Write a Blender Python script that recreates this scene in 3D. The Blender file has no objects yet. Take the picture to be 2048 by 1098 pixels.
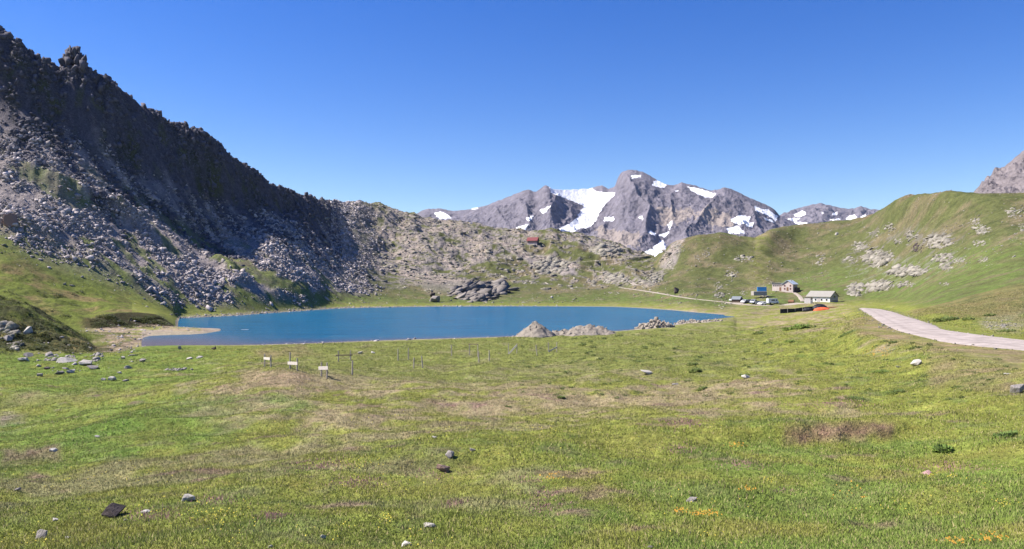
import bpy, bmesh, math, random
import numpy as np
from mathutils import Vector, Matrix, Euler

S = bpy.context.scene
COL = S.collection
R = math.radians
random.seed(7)
rng = np.random.default_rng(11)

# ------------------------------------------------------------------ camera, sky, sun, exposure
F = 1490.0          # focal length in photo pixels (photo 2048 wide)
YH = 560.0          # photo row of the horizon
ZC = 11.0           # camera height over the lake
cd = bpy.data.cameras.new('camera'); cam = bpy.data.objects.new('camera', cd); COL.objects.link(cam)
cam.location = (0, 0, ZC); cam.rotation_euler = (R(90), 0, 0)
cd.sensor_width = 36.0; cd.lens = 36.0*F/2048.0
cd.shift_y = (YH-549.0)/2048.0
cd.clip_start = 0.1; cd.clip_end = 40000.0
S.camera = cam

SUN_EL, SUN_AZ = 48.5, 86.0      # azimuth measured from the view direction towards the left
w = bpy.data.worlds.new('World'); S.world = w; w.use_nodes = True
nt = w.node_tree; bg = nt.nodes['Background']
sky = nt.nodes.new('ShaderNodeTexSky'); sky.sky_type = 'NISHITA'; sky.sun_disc = False
sky.sun_elevation = R(SUN_EL); sky.sun_rotation = R(-SUN_AZ)
sky.altitude = 2500; sky.air_density = 1.35; sky.dust_density = 0.15; sky.ozone_density = 2.6
hs = nt.nodes.new('ShaderNodeHueSaturation'); hs.inputs['Saturation'].default_value = 1.42; hs.inputs['Hue'].default_value = .522; hs.inputs['Value'].default_value = 1.05
nt.links.new(sky.outputs[0], hs.inputs['Color']); nt.links.new(hs.outputs[0], bg.inputs[0]); bg.inputs[1].default_value = 0.072
sd = bpy.data.lights.new('sun', 'SUN'); sun = bpy.data.objects.new('sun', sd); COL.objects.link(sun)
sd.energy = 5.0; sd.angle = R(0.5); sd.color = (1.0, 0.93, 0.83)
SV = Vector((-math.sin(R(SUN_AZ))*math.cos(R(SUN_EL)), math.cos(R(SUN_AZ))*math.cos(R(SUN_EL)), math.sin(R(SUN_EL))))
sun.rotation_euler = SV.to_track_quat('Z', 'Y').to_euler(); sun.location = SV*200
S.view_settings.view_transform = 'Standard'; S.view_settings.look = 'None'
S.view_settings.exposure = 1.1; S.view_settings.gamma = 1.0

# ------------------------------------------------------------------ maths helpers
def zrow(row, d): return ZC-(row-YH)*d/F
def pxw(px): return (px-1024.0)/F

def _h(ix, iy, seed):
    n = (ix*374761393 + iy*668265263 + seed*1442695041).astype(np.uint32)
    n = (n ^ (n >> np.uint32(13)))*np.uint32(1274126177)
    n = n ^ (n >> np.uint32(16))
    return n
def noise2(x, y, seed=0):
    x = np.asarray(x, float); y = np.asarray(y, float)
    xi = np.floor(x); yi = np.floor(y); fx = x-xi; fy = y-yi
    xi = xi.astype(np.int64); yi = yi.astype(np.int64)
    u = fx*fx*fx*(fx*(fx*6-15)+10); v = fy*fy*fy*(fy*(fy*6-15)+10)
    def g(dx, dy):
        a = _h(xi+dx, yi+dy, seed).astype(float)*(2*math.pi/4294967296.0)
        return np.cos(a)*(fx-dx)+np.sin(a)*(fy-dy)
    a = g(0, 0); b = g(1, 0); c = g(0, 1); d = g(1, 1)
    return 1.5*((a*(1-u)+b*u)*(1-v)+(c*(1-u)+d*u)*v)
def fbm(x, y, o=4, seed=0, gain=.5):
    s = 0; a = 1.0; t = 0
    for i in range(o):
        s = s+a*noise2(x, y, seed+i*17); t += a; a *= gain; x = x*2.03+5.1; y = y*2.03-3.7
    return s/t
def ridged(x, y, o=4, seed=0, gain=.5):
    s = 0; a = 1.0; t = 0
    for i in range(o):
        s = s+a*(1-np.abs(noise2(x, y, seed+i*13))*2); t += a; a *= gain; x = x*2.07+1.3; y = y*2.07+9.7
    return s/t
def sst(a, b, x):
    t = np.clip((x-a)/(b-a), 0, 1); return t*t*(3-2*t)
def pchip(xk, yk, xq):
    h = np.diff(xk); dl = np.diff(yk)/h; m = np.zeros_like(yk)
    if len(xk) > 2:
        s = (dl[:-1]*dl[1:]) > 0; w1 = 2*h[1:]+h[:-1]; w2 = h[1:]+2*h[:-1]
        with np.errstate(all='ignore'):
            mm = (w1+w2)/(w1/dl[:-1]+w2/dl[1:])
        m[1:-1] = np.where(s, mm, 0)
    m[0] = dl[0]; m[-1] = dl[-1]
    i = np.clip(np.searchsorted(xk, xq)-1, 0, len(xk)-2)
    t = np.clip((xq-xk[i])/h[i], 0, 1); t2 = t*t; t3 = t2*t
    return yk[i]*(2*t3-3*t2+1)+h[i]*m[i]*(t3-2*t2+t)+yk[i+1]*(-2*t3+3*t2)+h[i]*m[i+1]*(t3-t2)
def inpoly(px, row, poly):
    p = np.asarray(poly, float); x1 = p[:, 0]; y1 = p[:, 1]; x2 = np.roll(x1, -1); y2 = np.roll(y1, -1)
    r = np.zeros(px.shape, bool); lo = p.min(0); hi = p.max(0)
    k = (px >= lo[0]) & (px <= hi[0]) & (row >= lo[1]) & (row <= hi[1])
    if not k.any(): return r
    a = px[k]; b = row[k]; q = np.zeros(a.shape, bool)
    for i in range(len(p)):
        if y1[i] == y2[i]: continue
        c = ((y1[i] > b) != (y2[i] > b)) & (a < (x2[i]-x1[i])*(b-y1[i])/(y2[i]-y1[i])+x1[i]); q ^= c
    r[k] = q; return r

# ------------------------------------------------------------------ object helpers
def link(o): COL.objects.link(o); return o
def npmesh(name, verts, faces, mat=None, attrs=None, smooth=False):
    """faces: (n,3) or (n,4) array, or a list of arrays"""
    fl = faces if isinstance(faces, list) else [faces]
    me = bpy.data.meshes.new(name); verts = np.asarray(verts, np.float32)
    me.vertices.add(len(verts)); me.vertices.foreach_set('co', verts.ravel())
    nl = sum(f.size for f in fl); npol = sum(len(f) for f in fl)
    me.loops.add(nl); me.polygons.add(npol)
    me.loops.foreach_set('vertex_index', np.concatenate([f.ravel() for f in fl]).astype(np.int32))
    tot = np.concatenate([np.full(len(f), f.shape[1]) for f in fl]); st = np.concatenate([[0], np.cumsum(tot)[:-1]])
    me.polygons.foreach_set('loop_start', st.astype(np.int32))
    if smooth: me.polygons.foreach_set('use_smooth', np.ones(npol, bool))
    for k, a in (attrs or {}).items():
        a = np.asarray(a, np.float32)
        if a.ndim == 2:
            at = me.attributes.new(k, 'FLOAT_COLOR', 'POINT')
            at.data.foreach_set('color', np.concatenate([a, np.ones((len(a), 1), np.float32)], 1).ravel())
        else:
            at = me.attributes.new(k, 'FLOAT', 'POINT'); at.data.foreach_set('value', a)
    me.update(calc_edges=True); me.validate()
    if mat: me.materials.append(mat)
    return link(bpy.data.objects.new(name, me))
def kind(o, k, label=None, cat=None, group=None):
    if k: o['kind'] = k
    if label: o['label'] = label
    if cat: o['category'] = cat
    if group: o['group'] = group
    return o

# ------------------------------------------------------------------ materials
def mat(name, rough=.9, spec=.2):
    m = bpy.data.materials.new(name); m.use_nodes = True
    b = m.node_tree.nodes['Principled BSDF']; b.inputs['Roughness'].default_value = rough
    b.inputs['Specular IOR Level'].default_value = spec
    return m, m.node_tree, b
def nd(t, ty, **k):
    n = t.nodes.new(ty)
    for a, v in k.items():
        if a in n.inputs.keys() if hasattr(n.inputs, 'keys') else False: n.inputs[a].default_value = v
        else: setattr(n, a, v)
    return n
def noise_node(t, vec, scale, detail=4, rough=.6):
    n = t.nodes.new('ShaderNodeTexNoise'); n.inputs['Scale'].default_value = scale
    n.inputs['Detail'].default_value = detail; n.inputs['Roughness'].default_value = rough
    t.links.new(vec, n.inputs['Vector']); return n.outputs['Fac']
def mapr(t, val, a, b, c, d):
    n = t.nodes.new('ShaderNodeMapRange'); t.links.new(val, n.inputs[0])
    for i, v in enumerate((a, b, c, d)): n.inputs[1+i].default_value = v
    return n.outputs[0]
def mult(t, a, b, op='MULTIPLY'):
    n = t.nodes.new('ShaderNodeMath'); n.operation = op
    for i, v in enumerate((a, b)):
        if isinstance(v, (int, float)): n.inputs[i].default_value = v
        else: t.links.new(v, n.inputs[i])
    return n.outputs[0]
def mixc(t, f, a, b, mode='MIX'):
    n = t.nodes.new('ShaderNodeMix'); n.data_type = 'RGBA'; n.blend_type = mode
    for s, v in ((0, f), (6, a), (7, b)):
        if isinstance(v, (int, float)): n.inputs[s].default_value = v
        elif isinstance(v, tuple): n.inputs[s].default_value = v if len(v) == 4 else (*v, 1)
        else: t.links.new(v, n.inputs[s])
    return n.outputs[2]
def bump(t, h, strength, dist, b):
    n = t.nodes.new('ShaderNodeBump'); n.inputs['Strength'].default_value = strength
    n.inputs['Distance'].default_value = dist; t.links.new(h, n.inputs['Height'])
    t.links.new(n.outputs[0], b.inputs['Normal']); return n
def geo_pos(t): return t.nodes.new('ShaderNodeNewGeometry').outputs['Position']
def attr(t, name):
    n = t.nodes.new('ShaderNodeAttribute'); n.attribute_name = name; return n

def terrain_mat():
    m, t, b = mat('meadow_and_rock', .95, .08)
    P = geo_pos(t); c = attr(t, 'col').outputs['Color']; rk = attr(t, 'rock').outputs['Fac']
    fine = noise_node(t, P, 9.0, 5, .7); mid = noise_node(t, P, 1.7, 5, .65); big = noise_node(t, P, .45, 6, .7)
    v = mult(t, mapr(t, fine, .3, .7, .62, 1.38), mapr(t, mid, .3, .7, .7, 1.3))
    v2 = mult(t, v, mapr(t, big, .3, .7, .72, 1.28))
    mu = t.nodes.new('ShaderNodeVectorMath'); mu.operation = 'SCALE'
    t.links.new(c, mu.inputs[0]); t.links.new(v2, mu.inputs[3])
    # grass is locally dry or lush
    dry = mapr(t, noise_node(t, P, 3.1, 4, .7), .5, .72, 0, .55)
    dry = mult(t, dry, mult(t, 1.0, rk, 'SUBTRACT'))
    cc = mixc(t, dry, mu.outputs[0], mixc(t, 1.0, mu.outputs[0], (1.35, 1.02, 1.25, 1), 'MULTIPLY'))
    t.links.new(cc, b.inputs['Base Color'])
    hh = mult(t, mult(t, mid, .25), mult(t, fine, .07), 'ADD')
    hh2 = mult(t, hh, mult(t, mult(t, big, rk), 1.2), 'ADD')
    bump(t, hh2, 1.0, 1.0, b)
    return m
def rock_mat(name, base, var=.25, lichen=(.30, .31, .22), bscale=1.0):
    m, t, b = mat(name, .9, .15)
    P = geo_pos(t); oi = t.nodes.new('ShaderNodeNewGeometry').outputs['Random Per Island']
    n1 = noise_node(t, P, .9*bscale, 6, .7); n2 = noise_node(t, P, 5*bscale, 5, .7)
    v = mult(t, mapr(t, oi, 0, 1, 1-var, 1+var), mult(t, mapr(t, n1, .3, .7, .75, 1.2), mapr(t, n2, .3, .7, .75, 1.25)))
    s = t.nodes.new('ShaderNodeVectorMath'); s.operation = 'SCALE'; s.inputs[0].default_value = base; t.links.new(v, s.inputs[3])
    c = mixc(t, mapr(t, noise_node(t, P, 1.6*bscale, 4, .6), .55, .7, 0, .6), s.outputs[0], lichen)
    t.links.new(c, b.inputs['Base Color'])
    bump(t, mult(t, n1, mult(t, n2, .3), 'ADD'), .7, .4/bscale, b)
    return m
def plain_mat(name, c, rough=.7, spec=.3, nscale=3.0, amp=.18, metal=0.0, bmp=.15):
    m, t, b = mat(name, rough, spec); b.inputs['Metallic'].default_value = metal
    tc = t.nodes.new('ShaderNodeTexCoord').outputs['Object']
    n = noise_node(t, tc, nscale, 5, .65)
    s = t.nodes.new('ShaderNodeVectorMath'); s.operation = 'SCALE'; s.inputs[0].default_value = c[:3]
    t.links.new(mapr(t, n, .3, .7, 1-amp, 1+amp), s.inputs[3]); t.links.new(s.outputs[0], b.inputs['Base Color'])
    if bmp: bump(t, n, bmp, .05, b)
    return m
MT = terrain_mat()
M_SCREE = rock_mat('scree_rock', (.335, .30, .30), .42, (.34, .33, .27), .8)
M_SLAB = rock_mat('slab_rock', (.24, .22, .185), .3, (.33, .33, .24), .6)
M_CRAG_SHADE = rock_mat('crag_rock_shade_toned', (.10, .096, .118), .3, (.12, .11, .09), .5)  # dark rock, toned darker and bluer for the shade on the left face

# ------------------------------------------------------------------ terrain: feature lines from near to far, (px, photo row, depth) or (px, None, depth, height)
SKY = [(-700, -190), (-200, -10), (0, 72), (20, 98), (42, 108), (70, 134), (95, 146), (118, 158), (150, 160), (200, 172), (240, 200), (262, 218),
       (290, 232), (320, 252), (335, 268), (360, 272), (385, 278), (410, 290), (440, 306), (455, 325), (470, 337), (490, 348), (520, 368), (545, 386), (575, 396), (600, 403),
       (640, 414), (680, 417), (715, 412), (760, 417), (800, 427), (850, 438), (900, 444), (950, 452), (1000, 459), (1060, 468), (1110, 464), (1160, 470), (1200, 478), (1240, 490),
       (1270, 503), (1290, 512), (1312, 516), (1328, 503), (1340, 488), (1355, 481), (1400, 469), (1440, 464), (1480, 472), (1510, 477), (1540, 462), (1580, 452),
       (1640, 447), (1700, 443), (1730, 434), (1760, 420), (1790, 402), (1820, 392), (1850, 387), (1900, 387), (1950, 391), (2000, 392), (2048, 388), (2300, 350), (2750, 300)]
SKYD = [(-700, 335), (0, 281), (150, 290), (300, 309), (450, 340), (600, 392), (700, 530), (800, 560), (1000, 580), (1100, 570), (1200, 560), (1260, 540), (1300, 505), (1330, 455), (1400, 450), (1500, 450),
        (1600, 480), (1700, 470), (1760, 430), (1820, 390), (1900, 345), (2048, 315), (2750, 300)]
n_ = None
CV = [
 [(0, n_, 2.0, 9.3)],
 [(-700, 1098, 10.5), (0, 1098, 10.5), (1024, 1098, 10), (2048, 1098, 9.5)],
 [(-700, 1000, 15), (0, 1000, 15.5), (1024, 1000, 15), (2048, 1000, 13.5)],
 [(-700, 920, 26), (0, 920, 27), (300, 900, 26), (600, 900, 24), (1024, 890, 23), (1500, 870, 23), (1720, 860, 22.5), (2048, 870, 18.5)],
 [(-700, 840, 50), (0, 835, 50), (200, 805, 52), (400, 775, 52), (480, 760, 53), (560, 748, 54), (640, 760, 52), (800, 770, 50), (1024, 785, 46), (1400, 770, 46), (1720, 750, 47), (1900, 750, 40), (2048, 757, 33)],
 [(-700, 770, 66), (0, 765, 70), (200, 757, 75), (400, 740, 80), (560, 728, 86), (650, 724, 88), (800, 718, 92), (1024, 708, 98), (1200, 700, 103), (1400, 682, 112), (1600, 668, 110), (1720, 662, 95), (1800, 672, 72), (1900, 688, 58), (2048, 707, 50), (2600, 740, 42)],
 [(-700, n_, 100, .5), (0, n_, 102, .4), (150, n_, 104, .4), (250, n_, 112, .3), (285, n_, 122, .06), (300, n_, 124, 0), (500, n_, 126, 0), (800, n_, 136.6, 0), (1050, n_, 146, 0), (1240, n_, 160.7, 0), (1350, n_, 182, 0), (1475, n_, 221, .05), (1600, 622, 235), (1720, 613, 215), (1770, 616, 190), (1840, 632, 112), (1900, 655, 77), (2048, 677, 62), (2600, 705, 50)],
 [(-700, 440, 130), (-200, 545, 130), (0, 597, 128), (60, 615, 130), (120, 648, 130), (170, 680, 126), (200, 702, 122), (250, n_, 124, .3), (285, n_, 131, -.3), (300, n_, 134, -.6), (440, n_, 150, -1.5), (500, n_, 150, -3), (800, n_, 180, -3), (1050, n_, 195, -3), (1240, n_, 205, -3), (1350, n_, 215, -2), (1440, n_, 222, -.6), (1475, n_, 224, .1), (1600, n_, 249, 1.9), (1720, 609, 235), (1900, 640, 100), (2048, 660, 75), (2600, 680, 62)],
 [(-700, n_, 150, 8), (0, n_, 146, 4), (120, n_, 142, 1.5), (200, n_, 136, .5), (280, n_, 142, .1), (300, n_, 146, 0), (400, n_, 151.8, 0), (438, n_, 160, 0), (460, n_, 165, -1), (500, n_, 170, -3), (1050, n_, 220, -3), (1350, n_, 235, -2), (1440, n_, 226, -.4), (1475, n_, 226, .3), (1600, 606.5, 262), (1720, 604, 255), (1900, 625, 125), (2048, 645, 90), (2600, 650, 75)],
 [(-700, n_, 160, 9), (0, n_, 158, 5), (150, n_, 155, .9), (200, n_, 157, .6), (345, n_, 165, .6), (400, n_, 161, .5), (438, n_, 164, .12), (460, n_, 172, -1.2), (500, n_, 185, -3), (1050, n_, 245, -3), (1350, n_, 250, -1.5), (1440, n_, 230, -.2), (1475, n_, 229, .6), (1600, 607, 280), (1720, 598, 275), (1900, 610, 150), (2048, 625, 110), (2600, 600, 95)],
 [(-700, 550, 168), (0, 600, 168), (100, 618, 166), (180, 638, 163), (200, 632, 164), (260, 624, 170), (310, 628, 173), (345, 648, 172), (360, n_, 178, -.2), (440, n_, 190, -1.5), (500, n_, 200, -3), (1050, n_, 270, -2), (1350, n_, 262, -.8), (1440, n_, 236, -.05), (1475, 627, 240), (1600, 598, 292), (1720, 586, 290), (1900, 585, 180), (2048, 590, 140), (2600, 540, 120)],
 [(-700, 450, 190), (0, 535, 190), (100, 570, 192), (200, 592, 196), (300, 617, 201), (345, 632, 207), (360, n_, 213, 0), (450, n_, 226, 0), (600, n_, 264, 0), (700, n_, 292, 0), (1000, n_, 312, 0), (1200, n_, 308, 0), (1340, n_, 273, 0), (1400, n_, 250, 0), (1440, n_, 242, .1), (1475, 620, 258), (1600, 582, 318), (1720, 570, 305), (1900, 555, 215), (2048, 545, 175), (2600, 480, 150)],
 [(-700, 290, 230), (0, 395, 222), (150, 455, 227), (300, 528, 234), (450, 575, 246), (600, 575, 281), (700, 586, 320), (800, 594, 345), (1000, 596, 365), (1200, 588, 370), (1300, 585, 350), (1400, 590, 320), (1475, 592, 320), (1600, 545, 365), (1720, 530, 345), (1900, 500, 260), (2048, 480, 220), (2600, 410, 190)],
 [(-700, 60, 285), (0, 215, 264), (150, 268, 273), (300, 360, 287), (450, 408, 325), (600, 455, 356), (700, 500, 402), (800, 510, 450), (1000, 530, 450), (1100, 540, 440), (1200, 545, 430), (1300, 550, 400), (1400, 540, 380), (1500, 535, 380), (1600, 500, 420), (1720, 480, 390), (1900, 440, 305), (2048, 430, 265), (2600, 360, 240)],
]
PX = np.concatenate([np.arange(-700, -20, 8.0), np.arange(-20, 2070, 2.4), np.arange(2070, 2755, 8.0)])
D = np.concatenate([np.geomspace(2.2, 120, 520)[:-1], np.geomspace(120, 620, 520)[:-1], np.geomspace(620, 9000, 50)])
NC, NR = len(PX), len(D)
def curve(pts):
    q = sorted(pts); p = np.array([k[0] for k in q], float); d = np.array([k[2] for k in q], float)
    z = np.array([k[3] if k[1] is None else zrow(k[1], k[2]) for k in q], float)
    if len(p) == 1: return np.full(NC, d[0]), np.full(NC, z[0])
    c = np.clip(PX, p[0], p[-1]); return pchip(p, d, c), pchip(p, z, c)
cv = [curve(c) for c in CV]
sd_ = pchip(*[np.array(v, float) for v in zip(*SKYD)], np.clip(PX, -700, 2750)); sr_ = np.interp(PX, *zip(*SKY))
jag = fbm(PX/26, PX*0+3, 4, 5)*16*sst(640, 420, PX)*sst(-900, 0, PX) + fbm(PX/30, PX*0+9, 4, 6)*6*sst(600, 680, PX)*sst(1300, 1240, PX)
sz_ = zrow(sr_-jag*.6-2*sst(640, 420, PX), sd_)
lm = sst(650, 560, PX)       # left mountain
cv.append((sd_-10-8*(1-lm), sz_-(11*lm+2.0*(1-lm))))
cv.append((sd_, sz_)); cv.append((sd_+16+20*(1-lm), sz_-9)); cv.append((sd_+90, np.minimum(sz_-45, 10)))
cv.append((np.full(NC, 1200.0), np.full(NC, -45.0))); cv.append((np.full(NC, 9000.0), np.full(NC, -70.0)))
CD = np.array([c[0] for c in cv]); CZ = np.array([c[1] for c in cv])
CD = np.maximum.accumulate(CD+np.arange(len(cv))[:, None]*1e-3, 0)
for k in range(1, len(cv)): CD[k] = np.maximum(CD[k], CD[k-1]+.4)
Z = np.empty((NC, NR)); T = np.empty((NC, NR))
for i in range(NC):
    Z[i] = pchip(CD[:, i], CZ[:, i], D); T[i] = np.interp(D, CD[:, i], np.arange(len(cv)))
PXG = np.repeat(PX[:, None], NR, 1); DG = np.repeat(D[None], NC, 0); XG = pxw(PXG)*DG; YG = DG
def blur(a, k=2):
    for _ in range(k):
        a = a.copy(); a[1:-1] = (a[:-2]+2*a[1:-1]+a[2:])/4; a[:, 1:-1] = (a[:, :-2]+2*a[:, 1:-1]+a[:, 2:])/4
    return a
Z0 = Z.copy()
ROW = YH+(ZC-Z)*F/DG
# ---- zones
NSH = np.interp(PX, CD[6:7].ravel()*0+0 if False else PX, CD[6])
lakecol = (PXG > 283) & (PXG < 1480)
left = sst(780, 640, PXG)
zm = sst(11.0, 11.6, T)                                  # beyond the far shore
slopeL = left*sst(11.2, 12.0, T)*sst(16.6, 15.6, T)
midh = sst(640, 780, PXG)*sst(1340, 1290, PXG)*sst(12, 12.6, T)
rh = sst(1290, 1340, PXG)*sst(11, 12.0, T)
WX = fbm(PXG/28, ROW/16, 4, 41)*26; WY = fbm(PXG/28, ROW/16, 4, 57)*13
def reg(poly, warp=1.0, soft=1):
    return blur(inpoly(PXG+WX*warp, ROW+WY*warp, poly).astype(float), soft)
# ---- relief
def ridge_bump(pts, hgt, rad, asym=1.0):
    """a rocky rib through photo points, built where the slope stands"""
    out = np.zeros_like(Z); wp = []
    for (a, b) in pts:
        i = int(np.argmin(abs(PX-a))); k = np.where((T[i] > 11) & (T[i] < 15.2))[0]; j = k[np.argmin(abs(ROW[i, k]-b))]
        wp.append((XG[i, j], YG[i, j]))
    for (a, b) in zip(wp[:-1], wp[1:]):
        vx, vy = b[0]-a[0], b[1]-a[1]; L = vx*vx+vy*vy
        t = np.clip(((XG-a[0])*vx+(YG-a[1])*vy)/L, 0, 1); dd = np.hypot(XG-a[0]-t*vx, YG-a[1]-t*vy)
        out = np.maximum(out, hgt*np.exp(-(dd/rad)**2))
    return out
near = sst(6.5, 5.6, T)
meadowfade = np.where(lakecol, sst(0.0, 14, np.abs(DG-CD[6][:, None])), 1.0)
rough = fbm(XG/14, YG/14, 4, 1)*.75 + fbm(XG/4.2, YG/4.2, 4, 2)*.36 + fbm(XG/1.3, YG/1.3, 3, 3)*.09
roadcut = np.where((PXG > 1690) & (DG > 45) & (DG < 230), .25, 1.0)
Z += near*rough*meadowfade*roadcut*sst(6, 14, DG)
hil = sst(330, 200, PXG)*sst(6.0, 6.4, T)*sst(11.6, 11, T)
Z += hil*(fbm(XG/7, YG/7, 4, 21)*1.3+ridged(XG/2.6, YG/2.6, 3, 22)*.35)*sst(8.0, 7.6, T)
Z += hil*(fbm(XG/6, YG/6, 4, 23)*.9)*sst(9.6, 10, T)
cl = slopeL*sst(12.9, 14.2, T)
Z += slopeL*(fbm(XG/26, YG/26, 4, 8)*1.8 + ridged(XG/9, YG/9, 4, 9)*.8 + fbm(XG/3, YG/3, 3, 10)*.5)
# gullies that run down the face
al = (XG*.52+YG*.85)
Z += cl*(ridged(al/17, (XG*.85-YG*.52)/70, 4, 14)*2.6 + ridged(XG/6, YG/6, 4, 12)*1.5)
Z += sst(13.7, 14.8, T)*sst(16.2, 15.4, T)*left*(ridged(XG/7, YG/7, 4, 31)*2.6)
for pts, h_, r_ in (([(120, 380), (190, 410), (250, 445)], 4.2, 5), ([(250, 445), (310, 485)], 3.2, 4.5), ([(440, 535), (480, 560)], 3.4, 4.5), ([(10, 340), (60, 352)], 3, 4),
                    ([(30, 440), (90, 470)], 2.2, 4), ([(190, 520), (260, 560)], 2.0, 4)):
    Z += ridge_bump(pts, h_, r_)*(1+.5*fbm(XG/4, YG/4, 3, 77))
st = fbm(XG/40, YG/40, 3, 61)*5 + fbm(XG/16, YG/16, 4, 62)*3.2 + ridged((XG+YG*.35)/15, YG/7, 4, 63)*1.9 + fbm(XG/3.5, YG/3.5, 3, 64)*.55
Z += midh*st*sst(15.6, 14.9, T)*sst(12.0, 13.2, T)
Z += midh*fbm(XG/4, YG/4, 3, 65)*.8*sst(14.4, 15, T)*sst(16, 15.2, T)
Z += rh*(fbm(XG/34, YG/34, 4, 71)*2.6+fbm(XG/9, YG/9, 4, 72)*.75+fbm(XG/2.6, YG/2.6, 3, 73)*.2)*sst(15.8, 15, T)*sst(11, 12.2, T)
mid0 = sst(6.0, 6.6, T)*sst(12, 11.2, T)*sst(1478, 1540, PXG)
Z += mid0*rough*.8*roadcut
Z += sst(640, 700, PXG)*sst(11.0, 11.5, T)*sst(12.8, 12.0, T)*(PXG < 1500)*(fbm(XG/8, YG/8, 4, 81)*.7+fbm(XG/2, YG/2, 3, 82)*.25)*sst(0, 6, DG-CD[11][:, None])
# hummocks with little eroded steps in the near meadow
for (px_, r0, L_, h_) in ((1670, 868, 3.4, .32), (1230, 880, 2.4, .14), (860, 945, 1.6, .13), (180, 880, 4, .25)):
    i = int(np.argmin(abs(PX-px_))); j = int(np.argmin(abs(YH+(ZC-Z0[i])*F/D-r0)[:500])); cx, cy = XG[i, j], YG[i, j]
    u_ = XG-cx; v_ = (YG-cy)-.12*u_; Z += h_*np.exp(-(u_/L_)**2)*sst(-.5, .5, v_*1.2+fbm(XG*1.2, YG*1.2, 2, 8)*.6)*np.exp(-np.clip(v_, 0, 99)**2/(L_*1.2)**2)
dryland = ~lakecol | (DG < CD[6][:, None]) | (T > 11)
Z = np.where(dryland & (DG < 700), np.maximum(Z, .05), Z)
ROW = YH+(ZC-Z)*F/DG

def colat(px, d):
    fi = np.interp(px, PX, np.arange(NC)); fj = np.interp(d, D, np.arange(NR))
    i = np.clip(fi.astype(int), 0, NC-2); j = np.clip(fj.astype(int), 0, NR-2); return i, j, fi-i, fj-j
def gz(x, y, A=None):
    A = Z if A is None else A
    x = np.asarray(x, float); y = np.asarray(y, float)
    i, j, a, b = colat(1024+F*x/y, y)
    if A.ndim == 3: a = a[..., None]; b = b[..., None]
    return (A[i, j]*(1-a)+A[i+1, j]*a)*(1-b)+(A[i, j+1]*(1-a)+A[i+1, j+1]*a)*b
def hit(px, row, dmin=8.0):
    """first visible ground point under a photo pixel"""
    i = int(np.clip(np.searchsorted(PX, px), 1, NC-1)); a = (px-PX[i-1])/(PX[i]-PX[i-1])
    r = ROW[i-1]*(1-a)+ROW[i]*a; k = np.where((r <= row) & (D > dmin))[0]
    j = k[0] if len(k) else NR-60
    d = D[j] if j == 0 or r[j-1] <= row else D[j-1]+(D[j]-D[j-1])*(r[j-1]-row)/max(1e-6, r[j-1]-r[j])
    x = pxw(px)*d; return Vector((x, d, float(gz(x, d))))

# ---- roads: flattened into the ground
def smooth_path(p, n, it=3):
    p = np.array(p, float); L = np.concatenate([[0], np.cumsum(np.linalg.norm(np.diff(p[:, :2], axis=0), axis=1))])
    q = np.stack([pchip(L, p[:, k], np.linspace(0, L[-1], n)) for k in range(p.shape[1])], 1)
    for _ in range(it): q[1:-1] = (q[:-2]+2*q[1:-1]+q[2:])/4
    return q
def carve(c, half, fade, drop=.1):
    global Z
    lo = c[:, :2].min(0)-half.max()-fade; hi = c[:, :2].max(0)+half.max()+fade
    k = np.where((XG > lo[0]) & (XG < hi[0]) & (YG > lo[1]) & (YG < hi[1])); x = XG[k]; y = YG[k]
    best = np.full(x.shape, 1e9); zz = np.zeros(x.shape)
    for a, h in zip(c, half):
        dd = np.hypot(x-a[0], y-a[1])-h; b = dd < best; best = np.where(b, dd, best); zz = np.where(b, a[2], zz)
    f = sst(fade, .3, best); Z[k] = Z[k]*(1-f)+(zz-drop)*f
RL = np.array([hit(*p)[:] for p in ((1718, 617), (1726, 624), (1740, 637), (1762, 655), (1800, 671), (1850, 680), (1900, 688), (2048, 706), (2300, 741), (2600, 775))])
RR = np.array([hit(*p)[:] for p in ((1766, 617), (1790, 621), (1815, 627), (1840, 633), (1872, 644), (1900, 655), (1950, 664), (2048, 678), (2300, 707), (2600, 735))])
RLs, RRs = smooth_path(RL, 140, 12), smooth_path(RR, 140, 12)
RC = (RLs+RRs)/2; RC[:, 2] = smooth_path(RC, 140, 30)[:, 2]
RLs[:, 2] = RRs[:, 2] = RC[:, 2]
carve(RC, np.linalg.norm(RLs-RRs, axis=1)/2*.92, 4.0)
def far_path(pts, n, wid):
    c = smooth_path(np.array([hit(*p, dmin=200)[:] for p in pts]), n, 6); carve(c, np.full(n, wid/2+.3), 2.2, .06); return c
PATHS = [(far_path([(1490, 606), (1462, 605), (1430, 602), (1390, 598), (1350, 592), (1310, 585), (1270, 579), (1240, 575)], 90, 2.6), 2.6),
         (far_path([(1272, 571), (1262, 564), (1250, 558), (1235, 553), (1218, 548), (1200, 545)], 60, 3.2), 3.2),
         (far_path([(1296, 511), (1260, 515), (1220, 519), (1180, 522), (1140, 526)], 60, 1.6), 1.6),
         (far_path([(1572, 580), (1585, 584), (1596, 590), (1603, 598), (1606, 603)], 40, 2.0), 2.0),
         (far_path([(1462, 606), (1490, 609), (1530, 611), (1570, 610), (1600, 606)], 50, 5.0), 5.0)]
ROW = YH+(ZC-Z)*F/DG

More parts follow.
